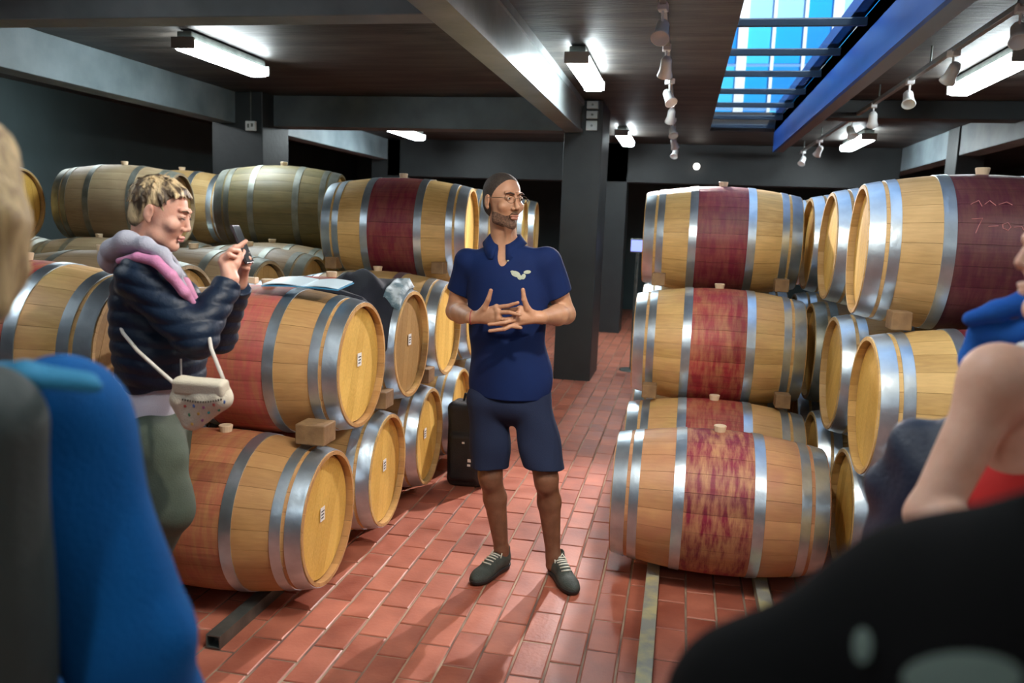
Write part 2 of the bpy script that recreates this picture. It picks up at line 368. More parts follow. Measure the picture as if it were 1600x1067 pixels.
def spot(loc, rz, tilt, label):
    t = thing('spotlight', label, 'spotlight', loc, 'track spotlights'); t.rotation_euler = (0, 0, rz)
    MB().box((-.025, -.035, -.02), (.025, .035, .02), .004).build('adapter', M_WHITE, t)
    MB().tube([(0, 0, -.02), (0, 0, -.09)], .007, 8).build('stem', M_WHITE, t)
    c, s_ = math.cos(tilt), math.sin(tilt)
    h = MB().lathe([(-.07, .022), (-.05, .034), (.02, .038), (.06, .05), (.062, .044), (.03, .03)], 16, 'z').build('lamp_head', M_WHITE, t, True)
    h.location = (0, 0, -.12); h.rotation_euler = (PI - tilt, 0, 0)
def track(x, y0, y1, z, label):
    t = thing('light_track', label, 'light track', (x, (y0 + y1) / 2, z)); l2 = (y1 - y0) / 2
    MB().box((-.018, -l2, -.016), (.018, l2, .016), .003).build('rail', mat('track metal', (.3, .31, .3), .4, .6), t)
    k = 0
    while -l2 + .2 + k * 1.5 < l2:
        MB().tube([(0, -l2 + .2 + k * 1.5, .016), (0, -l2 + .2 + k * 1.5, RZ - z)], .006, 6).build('hanger', M_STEEL, t); k += 1
track(-.18, 1.5, 12.6, 2.82, 'slim light track running down the ceiling in the middle of the cellar')
track(1.56, 1.5, 12.6, 2.82, 'slim light track on the ceiling right of the blue beam')
ordn = ['first and nearest', 'second', 'third', 'fourth', 'fifth', 'sixth', 'last and farthest']
for i, py in enumerate((42, 100, 148, 178, 203, 222, 237)):
    q = at(1047, py, x=-.18) if False else at(1047, py, z=2.7)
    spot((-.18, q[1], 2.80), random.uniform(-.6, .6) + PI * (i % 2), .7, 'small white spotlight on the middle ceiling track, %s in view' % ordn[i])
for i, (px, py) in enumerate(((1592, 50), (1490, 112), (1421, 152), (1370, 185), (1332, 205), (1284, 235), (1258, 250))):
    q = at(px, py, z=2.69)
    spot((1.56, q[1], 2.80), random.uniform(-.6, .6) + PI * (i % 2), .7, 'small white spotlight on the right ceiling track, %s in view' % ordn[i])
t = thing('round_lamp', 'small round glowing lamp on the far cross beam', 'lamp', (.13, 12.98, 2.62))
MB().lathe([(-.02, .05), (0.01, .05)], 16, 'y').build('backplate', M_WHITE, t)
bpy_s = MB(); bmesh.ops.create_uvsphere(bpy_s.bm, u_segments=16, v_segments=10, radius=.045, matrix=Matrix.Translation((0, -.05, 0))); bpy_s.build('globe', mat('globe glow', (1, .95, .9), .4, emit=(1, .93, .85), es=12), t, True)
t = thing('exit_sign', 'small white emergency sign hanging by the dark column on the left', 'sign', (-4.58, 8.2, 2.58))
MB().box((-.055, -.02, -.05), (.055, .02, .05), .004).build('sign_box', M_WHITE, t)
MB().tube([(0, 0, .05), (0, 0, .37)], .005, 6).build('hanger', M_STEEL, t)
for (a, b) in (((-.03, -.02), (-.01, .02)), ((.012, -.01), (.035, .025))):
    MB().box((a[0], -.024, a[1]), (b[0], -.02, b[1])).build('pictogram', M_STEEL, t)

# ------------------------------------------------------------------ barrels
BLn, RB_, RH_, TH = .475, .341, .285, .024
NST = 24
def prof(x): t = x / BLn; return RH_ + (RB_ - RH_) * (1 - t * t)
def stave_mesh(m):
    half = PI / NST - .0022; n = 16; na = 4
    V, F = [], []
    xs = [BLn * (-1 + 2 * i / n) for i in range(n + 1)]
    for x in xs:   # outer
        r = prof(x)
        for k in range(na + 1):
            a = -half + 2 * half * k / na; rr = r - (.0012 if k in (0, na) else 0); V.append((x, rr * math.sin(a), rr * math.cos(a)))
    c = na + 1
    for i in range(n):
        for k in range(na): F.append((i * c + k, i * c + k + 1, (i + 1) * c + k + 1, (i + 1) * c + k))
    nb = len(V)
    for x in xs:
        r = prof(x) - TH
        if abs(x) > BLn - .001: r += .008
        for k in (0, 2, 4):
            a = -half + 2 * half * k / na; V.append((x, r * math.sin(a), r * math.cos(a)))
    for i in range(n):
        for k in range(2): F.append((nb + i * 3 + k, nb + (i + 1) * 3 + k, nb + (i + 1) * 3 + k + 1, nb + i * 3 + k + 1))
    ns = len(V)   # sides and ends with their own vertices
    def dup(i): V.append(V[i]); return len(V) - 1
    for side in (0, 1):
        oi = [i * c + (na if side else 0) for i in range(n + 1)]; ii = [nb + i * 3 + (2 if side else 0) for i in range(n + 1)]
        a = [dup(i) for i in oi]; b = [dup(i) for i in ii]
        for i in range(n):
            q = (a[i], a[i + 1], b[i + 1], b[i]); F.append(q if side else q[::-1])
    for e in (0, n):
        o_ = [dup(e * c + k) for k in range(c)]; i_ = [dup(nb + e * 3 + k) for k in range(3)]
        q = o_ + i_[::-1]; F.append(tuple(q) if e == 0 else tuple(q[::-1]))
    me = bpy.data.meshes.new('stave'); me.from_pydata(V, [], F); me.shade_smooth(); me.materials.append(m)
    bm = bmesh.new(); bm.from_mesh(me)
    bm.to_mesh(me); bm.free()
    return me
def hoop_mesh(x0, x1, m):
    n = 5; o = [(x0 + (x1 - x0) * k / n) for k in range(n + 1)]
    pr = [(x, prof(x) + .0035) for x in o] + [(x, prof(x) - .001) for x in o[::-1]]
    me = MB().lathe(pr, 64, 'x', closed=True).mesh('hoop'); me.materials.append(m)
    me.shade_smooth(); me.set_sharp_from_angle(angle=.6); return me
def head_mesh(k, s, m, nb=7):
    R = RH_ - TH + .002; x = s * (BLn - .038); w_ = 2 * R / nb; y0 = -R + k * w_ + .0008; y1 = y0 + w_ - .0016
    pts = []; n = 8
    for i in range(n + 1):
        y = y0 + (y1 - y0) * i / n; pts.append((y, math.sqrt(max(0, R * R - y * y))))
    ring = pts + [(y, -z) for y, z in pts[::-1]]
    N_ = len(ring); V = [(x + s * .008 * (1 - .15), y, z) for y, z in ring] + [(x - s * .012, y, z) for y, z in ring]
    b = MB(); b.poly(V, [tuple(range(N_)), tuple(range(2 * N_ - 1, N_ - 1, -1))] + [(i, i + N_, (i + 1) % N_ + N_, (i + 1) % N_) for i in range(N_) if (Vector(V[i]) - Vector(V[(i + 1) % N_])).length > 1e-5])
    bmesh.ops.remove_doubles(b.bm, verts=b.bm.verts, dist=1e-5)
    me = b.mesh('head_board'); me.materials.append(m); return me
HOOPS = [(.408, .470), (.350, .392), (.150, .198)]
_st = {}; _hp = {}; _hd = {}
def barrel(x, y, z, wood, label, group, hoops=M_HOOP, headm=M_HEAD, rz=0.0, bung=True, sticker=False, roll=0.0, heads=(-1, 1)):
    t = thing('wine_barrel', label, 'barrel', (x, y, z), group); t.rotation_euler = (roll, 0, rz)
    if wood not in _st: _st[wood] = stave_mesh(W[wood])
    if hoops.name not in _hp: _hp[hoops.name] = [hoop_mesh(a, b, hoops) for h in HOOPS for a, b in (h, (-h[1], -h[0]))]
    if headm.name not in _hd: _hd[headm.name] = {s: [head_mesh(k, s, headm) for k in range(7)] for s in (-1, 1)}
    for k in range(NST):
        o = bpy.data.objects.new('stave', _st[wood]); C.objects.link(o); o.parent = t; o.rotation_euler = (2 * PI * k / NST, 0, 0)
    for me in _hp[hoops.name]: o = bpy.data.objects.new('hoop', me); C.objects.link(o); o.parent = t
    ra = random.uniform(-.5, .5)
    for s in heads:
        for me in _hd[headm.name][s]: o = bpy.data.objects.new('head_board', me); C.objects.link(o); o.parent = t; o.rotation_euler = (ra, 0, 0)
    if bung:
        if 'b' not in _hp: _hp['b'] = MB().lathe([(-.004, .024), (.0, .025), (.026, .03), (.029, .027)], 16).mesh('bung'); _hp['b'].materials.append(M_BUNG)
        o = bpy.data.objects.new('bung', _hp['b']); C.objects.link(o); o.parent = t; o.location = (0, 0, RB_); 
    if sticker:
        s = sticker; px = s * (BLn - .028)
        o = MB().box((min(px, px + s * .002), -.022, -.03), (max(px, px + s * .002), .022, .03)).build('paper_tag', M_PAPER, t); o.location = (0, random.uniform(-.02, .03), .02)
        k = MB()
        for j in range(3): k.box((min(px + s * .002, px + s * .003), -.015, -.018 + j * .014), (max(px + s * .002, px + s * .003), .008 + .004 * j, -.013 + j * .014))
        q = k.build('tag_print', M_INK, o); q['kind'] = 'stuff'
    return t
def wedge(x, y, z, rx=0, sz=(.09, .12, .09)):
    t = MB(); a, b, c = [v / 2 for v in sz]
    t.box((-a, -b, -c), (a, b, c), .005); o = t.build('wooden_wedge', M_BLOCK); o.location = (x, y, z); o.rotation_euler = (rx, 0, 0)
    return o

GL, GR = 'barrels stacked left of the aisle', 'barrels stacked right of the aisle'
XL, XR, XB = -1.87, .23, 1.2
# left stack beside the aisle
Y = [3.12, 3.84, 4.55, 5.26, 5.98, 6.7]
lab = ['front bottom-row barrel of the left stack, faded red belly, head towards the aisle',
       'second bottom-row barrel of the left stack, its pale head towards the aisle',
       'third bottom-row barrel of the left stack, beside the black bag on the floor',
       'fourth bottom-row barrel of the left stack, shiny hoops just above the black bag',
       'fifth bottom-row barrel of the left stack, mostly behind the standing man', 'sixth bottom-row barrel of the left stack, behind the man']
for i, y in enumerate(Y): barrel(XL, y, .385, ['rust', 'washed', 'plain', 'burgundy', 'plain', 'plain'][i], lab[i], GL, sticker=1 if i < 3 else False, roll=random.uniform(-.05, .05), rz=.03)
YM = [3.49, 4.2, 4.9, 5.62, 6.34]
lab = ['front middle-row barrel of the left stack, worn red belly, booklet on top',
       'second middle-row barrel of the left stack under the dark jacket, stained head',
       'third middle-row barrel of the left stack, partly behind the man\'s elbow', 'fourth middle-row barrel of the left stack, behind the man', 'fifth middle-row barrel of the left stack, behind the man']
for i, y in enumerate(YM): barrel(XL, y, .99, ['rosy', 'washed', 'plain', 'burgundy', 'plain'][i], lab[i], GL, headm=M_HEADD if i == 1 else M_HEAD, sticker=1 if i < 2 else False)
lab = ['top-row barrel with a dark burgundy belt left of the man\'s head', 'top-row barrel just behind the burgundy-belted one on the left', 'top-row barrel hidden behind the man\'s head',
       'top-row barrel whose hoops show just right of the man\'s head', 'farthest top-row barrel of the left stack, by the dark column']
for i, y in enumerate([5.3, 6.02, 6.74, 7.43, 8.14]): barrel(XL + (.02, 0, 0, -.03, -.05)[i], y, 1.59, ['burgundy', 'plain', 'plain', 'plain', 'plain'][i], lab[i], GL, rz=.09)
for i, y in enumerate((7.06, 7.78, 8.5)): barrel(XL - .05, y, .99, 'plain', 'oak middle-row barrel deep in the left stack, %s before the dark column' % ('third', 'second', 'last')[i], GL, heads=(1,), rz=.05)
for i, y in enumerate((7.42, 8.14)): barrel(XL - .05, y, .385, 'plain', 'oak bottom-row barrel deep in the left stack, %s before the dark column' % ('second', 'last')[i], GL, heads=(1,), rz=.03)
# second stack to the left
GL2 = 'barrels in the stacks farther left'
XLB = -2.98
lab = ['big middle-row barrel left of the woman with the phone, bright steel hoops', 'middle-row barrel with a small dark head right of the woman\'s pink collar', 'middle-row barrel with a dark arched head behind the phone', 'long pale middle-row barrel behind the booklet, dark at its right end', 'pale middle-row barrel under the front of the olive one', 'pale middle-row barrel under the back of the olive one']
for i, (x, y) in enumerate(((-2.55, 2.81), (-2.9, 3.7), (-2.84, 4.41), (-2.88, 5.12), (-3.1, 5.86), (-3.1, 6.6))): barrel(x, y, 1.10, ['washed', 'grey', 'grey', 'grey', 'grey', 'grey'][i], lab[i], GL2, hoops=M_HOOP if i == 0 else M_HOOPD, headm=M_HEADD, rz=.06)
nth = ['frontmost', 'second', 'third', 'fourth', 'fifth', 'sixth', 'seventh']
for i, y in enumerate((2.45, 3.34, 4.05, 4.76, 5.48, 6.2)): barrel(-2.95, y, .50, 'plain', 'bottom-row barrel of the second left stack, hidden low, %s' % nth[i], GL2, heads=(1,), rz=.03)
barrel(-3.2, 6.25, 1.71, 'olive', 'dark olive aged barrel on the top row above the phone', GL2, hoops=M_HOOPD, rz=.2)
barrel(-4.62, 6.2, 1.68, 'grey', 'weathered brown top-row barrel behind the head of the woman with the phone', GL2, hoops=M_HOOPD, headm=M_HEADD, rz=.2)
barrel(-4.6, 6.98, 1.69, 'plain', 'pale top-row barrel between the weathered one and the olive one', GL2, rz=.15)
barrel(-5.66, 5.65, 1.66, 'plain', 'top-row barrel with a bright yellow head at the far left edge', GL2, rz=.14)
for i, (x, y) in enumerate(((-4.62, 5.86), (-4.62, 6.6), (-4.62, 7.34), (-5.75, 5.3), (-5.75, 6.02))):
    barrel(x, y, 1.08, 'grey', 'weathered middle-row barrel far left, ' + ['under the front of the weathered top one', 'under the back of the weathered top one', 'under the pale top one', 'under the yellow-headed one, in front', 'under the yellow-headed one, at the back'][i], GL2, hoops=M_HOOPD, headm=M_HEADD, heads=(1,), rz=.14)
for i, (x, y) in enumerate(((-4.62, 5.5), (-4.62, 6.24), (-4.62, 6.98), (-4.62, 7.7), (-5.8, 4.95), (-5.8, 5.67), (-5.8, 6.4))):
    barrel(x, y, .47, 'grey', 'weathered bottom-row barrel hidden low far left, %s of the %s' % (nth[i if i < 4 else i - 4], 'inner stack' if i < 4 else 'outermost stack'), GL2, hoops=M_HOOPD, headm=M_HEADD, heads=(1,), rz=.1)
# right stack beside the aisle
lab = ['front bottom-row barrel of the right stack with a streaked wine-purple belly', 'second bottom-row barrel of the right stack, just behind the streaked one']
for i, y in enumerate((3.89, 4.62, 5.42, 6.14, 6.87)):
    barrel(XR, y, .385, ['streaked', 'washed', 'plain', 'washed', 'plain'][i], lab[i] if i < 2 else 'bottom-row barrel of the right stack, %s from the front' % ('third', 'fourth', 'fifth')[i - 2], GR, roll=random.uniform(-.03, .03))
for i, y in enumerate((4.96, 5.78, 6.5, 7.25)):
    barrel(XR, y, .985, ['washed', 'plain', 'burgundy', 'plain'][i], ['middle-row barrel of the right stack with a washed red belt', 'middle-row barrel of the right stack directly behind the washed red one', 'middle-row barrel of the right stack, third from the front', 'middle-row barrel of the right stack, fourth from the front'][i], GR)
for i, y in enumerate((5.47, 6.16, 6.87)):
    barrel(XR, y, 1.60, 'burgundy', ['top-row barrel of the right stack with a clean burgundy belt', 'top-row barrel of the right stack, second from the front', 'top-row barrel of the right stack, third from the front'][i], GR)
# second right stack
GR2 = 'barrels in the second stack on the right'
for i, y in enumerate((3.92, 4.72, 5.5, 6.25)):
    barrel(XB + .04, y, 1.60, ['purple', 'plain', 'plain', 'plain'][i], ['large top-row barrel at the right with a dark purple belt and chalk writing', 'top-row barrel just behind the chalk-marked one on the right', 'top-row barrel third from the front in the second right stack', 'top-row barrel fourth from the front in the second right stack'][i], GR2, rz=-.05 if i == 0 else 0)
for i, y in enumerate((3.57, 4.36, 5.14, 5.9)):
    barrel(XB + .05, y, .965, ['burgundy', 'plain', 'plain', 'plain'][i], ['middle-row barrel at the right just above the navy jacket', 'middle-row barrel second from the front in the second right stack', 'middle-row barrel third from the front in the second right stack, dark hoops', 'middle-row barrel fourth from the front in the second right stack'][i], GR2, hoops=M_HOOP if i != 2 else M_HOOPD)
for i, y in enumerate((3.15, 3.95, 4.75, 5.52)):
    barrel(XB + (.08, .08, .05, .05)[i], y, .385, 'plain', ['bottom-row barrel at the right, mostly behind the navy jacket', 'bottom-row barrel right of the streaked wine-purple one', 'bottom-row barrel third from the front in the second right stack', 'bottom-row barrel fourth from the front in the second right stack'][i], GR2)
# wedges between tiers
def wedges(x, ys, z, who, nx=(.36, -.36), grp='wooden wedges between the barrels', sz=(.08, .1, .075)):
    for i, y in enumerate(ys):
        for dx in nx:
            o = wedge(x + dx, y, z, sz=sz)
            tag(o, '%s wedge %s, %s end' % (('front', 'second', 'third')[i], who, 'aisle' if (dx > 0) == (x < 0) else 'far'), 'wedge', grp)
wedges(XL, [3.13, 3.85, 4.56], .757, 'on the bottom row of the left stack', nx=(.41, -.36), sz=(.13, .12, .085))
wedges(XL, [5.04], 1.36, 'under the top row of the left stack')
wedges(XR, [4.62, 5.36], .755, 'on the bottom row of the right stack')
wedges(XR, [5.1, 5.82], 1.355, 'under the top row of the right stack')
wedges(XB + .05, [3.60, 4.38], 1.325, 'under the top row of the second right stack')

# steel and timber rails the bottom rows lie on
def rail(x, y0, y1, label, m, w_=.06, h=.054, hollow=False):
    t = MB()
    if hollow:
        e = .005
        for lo, hi in (((-w_ / 2, 0, 0), (w_ / 2, y1 - y0, e)), ((-w_ / 2, 0, h - e), (w_ / 2, y1 - y0, h)), ((-w_ / 2, 0, e), (-w_ / 2 + e, y1 - y0, h - e)), ((w_ / 2 - e, 0, e), (w_ / 2, y1 - y0, h - e))): t.box(lo, hi)
        t.box((-w_ / 2 + e, .05, e), (w_ / 2 - e, .06, h - e))
    else: t.box((-w_ / 2, 0, 0), (w_ / 2, y1 - y0, h), .003)
    o = t.build('barrel_rail', m); o.location = (x, y0, 0); tag(o, label, 'rail')
rail(-1.66, 2.66, 10.1, 'dark square steel tube on the floor under the left barrels, open end towards the camera', M_STEEL, hollow=True)
rail(-2.15, 2.66, 10.1, 'second steel tube under the left barrels, on the side away from the aisle', M_STEEL, hollow=True)
M_RAILW = mat('paint-splashed pale timber', (.30, .31, .27), .6, 0, ((.5, .46, .24), 11, .42, .62), .3, 30)
rail(-.035, 1.2, 7.2, 'paint-splashed pale rail running along the floor from under the right barrels', M_RAILW)
rail(.46, 3.4, 7.2, 'second rail under the right barrels, away from the aisle', M_RAILW)
for xx in (XB - .24, XB + .26): rail(xx, 2.8, 6.2, 'rail under the second right stack, %s' % ('near side' if xx < XB else 'far side'), M_RAILW)
for i, xx in enumerate((-3.19, -2.71, -4.86, -4.38, -6.04, -5.56)):
    hh = .165 if i < 2 else .135
    t = MB().box((-.035, 0, 0), (.035, 4.4 if i < 2 else 3.2, hh), .003).build('barrel_rail', M_STEEL); t.location = (xx, 2.05 if i < 2 else 4.8, 0)
    tag(t, 'rail hidden under the %s, %s side' % (('second left stack', 'far left inner stack', 'outermost left stack')[i // 2], ('far', 'aisle')[i % 2]), 'rail')

# spotlights that are switched on, plus an added backlight
def lit_spot(loc, aim, power, col, size=55):
    l = bpy.data.lights.new('spot_light', 'SPOT'); l.energy = power; l.color = col; l.spot_size = math.radians(size); l.spot_blend = .6; l.shadow_soft_size = .03
    o = bpy.data.objects.new('spot_light', l); C.objects.link(o); o.location = loc
    o.rotation_euler = (Vector(aim) - Vector(loc)).to_track_quat('-Z', 'Y').to_euler()
lit_spot((-.18, 6.9, 2.66), (-.5, 2.6, 0), 620, (1, .9, .87), 75)  # added backlight that throws the leg shadows towards the camera
lit_spot((1.56, 1.9, 2.66), (-.7, 3.7, 1.3), 130, (1, .86, .7), 60)
lit_spot((-.18, 2.0, 2.66), (-1.7, 3.4, .6), 110, (1, .88, .72), 70)
lit_spot((-.18, 2.1, 2.66), (.6, 4.4, .8), 110, (1, .88, .72), 70)
# chalk marks on the purple belt of the big right barrel
def chalk(strokes, x, y, z, th0):
    k = MB()
    for st in strokes:
        pts = []
        for (u, v_) in st:
            X = u; r = prof(X) + .001; a = th0 + v_ / RB_
            pts.append((x + X, y - r * math.cos(a), z + r * math.sin(a)))
        k.tube(pts, .0016, 5)
    return k
par = [o for o in C.objects if o.get('label', '').startswith('large top-row barrel at the right')][0]
ck = chalk([[(-.10, .03), (-.06, .034), (-.075, .0), (-.085, -.03)], [(-.04, 0), (-.005, .003)], [(.01, .01), (.03, .018), (.04, 0), (.03, -.014), (.012, -.006), (.01, .01)], [(.05, 0), (.08, .004), (.085, -.01)], [(.09, .003), (.13, .002)],
            [(-.1, .1), (-.07, .12), (-.06, .09)], [(-.05, .1), (-.03, .12), (-.01, .095)], [(0, .1), (.03, .115), (.05, .1)]], 0, 0, 0, .35)
o = ck.build('chalk_mark', mat('pink chalk', (.55, .22, .22), .9), par); o['kind'] = 'stuff'
from mathutils.bvhtree import BVHTree
# ------------------------------------------------------------------ sculpting with distance fields (one continuous skin per body)
def P(px, py, y): return at(px, py, y=y)
class Field:
    def __init__(s, lo, hi, h):
        s.lo = np.array(lo, float); s.h = h; s.n = np.ceil((np.array(hi) - s.lo) / h).astype(int) + 1
        s.d = np.full(s.n, 1.0, np.float32)
        s.ax = [(s.lo[i] + h * np.arange(s.n[i])).astype(np.float32) for i in range(3)]
    def block(s, lo, hi):
        a = np.clip(np.floor((np.array(lo) - s.lo) / s.h).astype(int), 0, s.n); b = np.clip(np.ceil((np.array(hi) - s.lo) / s.h).astype(int) + 1, 0, s.n)
        if (b <= a).any(): return None
        sl = tuple(slice(a[i], b[i]) for i in range(3))
        g = [s.ax[0][sl[0]][:, None, None], s.ax[1][sl[1]][None, :, None], s.ax[2][sl[2]][None, None, :]]
        return sl, g
    def comb(s, sl, f, k, sub):
        a = s.d[sl]
        if sub: a, f = -a, f
        if k > 0:
            h = np.clip(.5 + .5 * (f - a) / k, 0, 1); r = f * (1 - h) + a * h - k * h * (1 - h)
        else: r = np.minimum(a, f)
        s.d[sl] = -r if sub else r
    def cone(s, a, b, ra, rb, k=.02, sub=False, cuts=(), sq=None):
        a, b = np.array(a, float), np.array(b, float); m = max(ra, rb) * 1.4 + k * 1.5 + 3 * s.h
        bl = s.block(np.minimum(a, b) - m, np.maximum(a, b) + m)
        if not bl: return s
        sl, g = bl; ab = b - a; L2 = max(float(ab @ ab), 1e-9)
        px, py, pz = g[0] - a[0], g[1] - a[1], g[2] - a[2]
        t = np.clip((px * ab[0] + py * ab[1] + pz * ab[2]) / L2, 0, 1)
        f = np.sqrt((px - t * ab[0]) ** 2 + (py - t * ab[1]) ** 2 + (pz - t * ab[2]) ** 2) - (ra + t * (rb - ra))
        for (c, n) in cuts: f = np.maximum(f, (g[0] - c[0]) * n[0] + (g[1] - c[1]) * n[1] + (g[2] - c[2]) * n[2])
        s.comb(sl, f.astype(np.float32), k, sub); return s
    def chain(s, pts, rs, k=.02, **kw):
        for p, q, r1, r2 in zip(pts, pts[1:], rs, rs[1:]): s.cone(p, q, r1, r2, k, **kw)
        return s
    def ell(s, c, r, k=.02, R=None, sub=False, cuts=()):
        c = np.array(c, float); m = max(r) + k * 1.5 + 3 * s.h
        bl = s.block(c - m, c + m)
        if not bl: return s
        sl, g = bl; px, py, pz = g[0] - c[0], g[1] - c[1], g[2] - c[2]
        if R is not None:
            px, py, pz = (px * R[0][0] + py * R[1][0] + pz * R[2][0], px * R[0][1] + py * R[1][1] + pz * R[2][1], px * R[0][2] + py * R[1][2] + pz * R[2][2])
        k0 = np.sqrt((px / r[0]) ** 2 + (py / r[1]) ** 2 + (pz / r[2]) ** 2); k1 = np.sqrt((px / r[0] ** 2) ** 2 + (py / r[1] ** 2) ** 2 + (pz / r[2] ** 2) ** 2) + 1e-6
        f = k0 * (k0 - 1) / k1; f = np.where(k0 < .2, -min(r), f)
        for (q, n) in cuts: f = np.maximum(f, (g[0] - q[0]) * n[0] + (g[1] - q[1]) * n[1] + (g[2] - q[2]) * n[2])
        s.comb(sl, f.astype(np.float32), k, sub); return s
    def box(s, c, r, rad, k=.01, R=None):
        c = np.array(c, float); m = float(np.linalg.norm(r)) + k + 3 * s.h
        bl = s.block(c - m, c + m)
        if not bl: return s
        sl, g = bl; p = [g[0] - c[0], g[1] - c[1], g[2] - c[2]]
        if R is not None: p = [p[0] * R[0][i] + p[1] * R[1][i] + p[2] * R[2][i] for i in range(3)]
        q = [np.abs(p[i]) - (r[i] - rad) for i in range(3)]
        f = np.sqrt(sum(np.maximum(v, 0) ** 2 for v in q)) + np.minimum(np.maximum(np.maximum(q[0], q[1]), q[2]), 0) - rad
        s.comb(sl, f.astype(np.float32), k, False); return s
    def cut(s, q, n):
        n = np.array(n, float); n /= np.linalg.norm(n)
        g = [s.ax[0][:, None, None], s.ax[1][None, :, None], s.ax[2][None, None, :]]
        s.d = np.maximum(s.d, ((g[0] - q[0]) * n[0] + (g[1] - q[1]) * n[1] + (g[2] - q[2]) * n[2]).astype(np.float32)); return s
    def wave(s, fn):
        g = [s.ax[0][:, None, None], s.ax[1][None, :, None], s.ax[2][None, None, :]]
        s.d = (s.d + fn(*g)).astype(np.float32); return s
    def folds(s, amp, f=1.0, seed=0):
        rs = np.random.RandomState(seed)
        def fn(x, y, z):
            u = x + .03 * np.sin(23 * z * f + 3 * y) ; v_ = z + .025 * np.sin(19 * x * f + seed); o = 0
            for i in range(4):
                a = rs.uniform(-1, 1, 3) * (1, 1, .8); a = a / np.linalg.norm(a) * rs.uniform(25, 60) * f
                o = o + np.sin(a[0] * u + a[1] * y + a[2] * v_ + rs.uniform(0, 6))
            return o * amp * .4
        return s.wave(fn)
    def mesh(s, name='mesh', origin=(0, 0, 0)):
        d = s.d; n = d.shape
        d[0], d[-1] = 1, 1; d[:, 0], d[:, -1] = 1, 1; d[:, :, 0], d[:, :, -1] = 1, 1
        ins = d < 0
        c = np.zeros(tuple(v - 1 for v in n), np.int8)
        for i in (0, 1):
            for j in (0, 1):
                for k in (0, 1): c += ins[i:n[0] - 1 + i, j:n[1] - 1 + j, k:n[2] - 1 + k]
        act = (c > 0) & (c < 8); idx = np.argwhere(act); ids = np.full(act.shape, -1, np.int32); ids[act] = np.arange(len(idx))
        acc = np.zeros((len(idx), 3)); cnt = np.zeros(len(idx))
        cor = {}
        for i in (0, 1):
            for j in (0, 1):
                for k in (0, 1): cor[i, j, k] = d[idx[:, 0] + i, idx[:, 1] + j, idx[:, 2] + k].astype(float)
        for a in cor:
            for ax in range(3):
                if a[ax] == 0:
                    b = list(a); b[ax] = 1; b = tuple(b); va, vb = cor[a], cor[b]; m = (va < 0) != (vb < 0)
                    t = np.where(m, va / np.where(m, va - vb, 1), 0); p = np.tile(np.array(a, float), (len(idx), 1)); p[:, ax] += t
                    acc[m] += p[m]; cnt[m] += 1
        vt = (idx + acc / cnt[:, None]) * s.h + s.lo - np.array(origin)
        F = []
        for ax in range(3):
            u, v_ = [q for q in range(3) if q != ax]
            if ax == 1: u, v_ = v_, u
            sl0 = [slice(None)] * 3; sl1 = [slice(None)] * 3; sl0[ax] = slice(0, -1); sl1[ax] = slice(1, None)
            e = ins[tuple(sl0)] != ins[tuple(sl1)]; fl_ = ins[tuple(sl0)]
            q = np.argwhere(e); q = q[(q[:, u] > 0) & (q[:, v_] > 0) & (q[:, u] < n[u] - 1) & (q[:, v_] < n[v_] - 1)]
            inside = fl_[q[:, 0], q[:, 1], q[:, 2]]
            def cid(du, dv): w_ = q.copy(); w_[:, u] -= du; w_[:, v_] -= dv; return ids[w_[:, 0], w_[:, 1], w_[:, 2]]
            f = np.stack([cid(1, 1), cid(0, 1), cid(0, 0), cid(1, 0)], 1); f[~inside] = f[~inside][:, ::-1]; F.append(f)
        F = np.concatenate(F); F = F[(F >= 0).all(1)]
        me = bpy.data.meshes.new(name); me.vertices.add(len(vt)); me.vertices.foreach_set('co', vt.astype(np.float32).ravel())
        me.loops.add(len(F) * 4); me.loops.foreach_set('vertex_index', F.astype(np.int32).ravel())
        me.polygons.add(len(F)); me.polygons.foreach_set('loop_start', np.arange(0, len(F) * 4, 4, dtype=np.int32))
        me.update(calc_edges=True); me.validate(); me.shade_smooth()
        return me
def joined(name, meshes, mats, parent, origin=None):
    bm = bmesh.new()
    for me in meshes: bm.from_mesh(me)
    me = bpy.data.meshes.new(name); bm.to_mesh(me); bm.free(); me.shade_smooth()
    return link(name, me, mats, parent)
def rotz(t): c, s = math.cos(t), math.sin(t); return np.array([[c, -s, 0], [s, c, 0], [0, 0, 1.0]])
def rotx(t): c, s = math.cos(t), math.sin(t); return np.array([[1.0, 0, 0], [0, c, -s], [0, s, c]])
def roty(t): c, s = math.cos(t), math.sin(t); return np.array([[c, 0, s], [0, 1.0, 0], [-s, 0, c]])

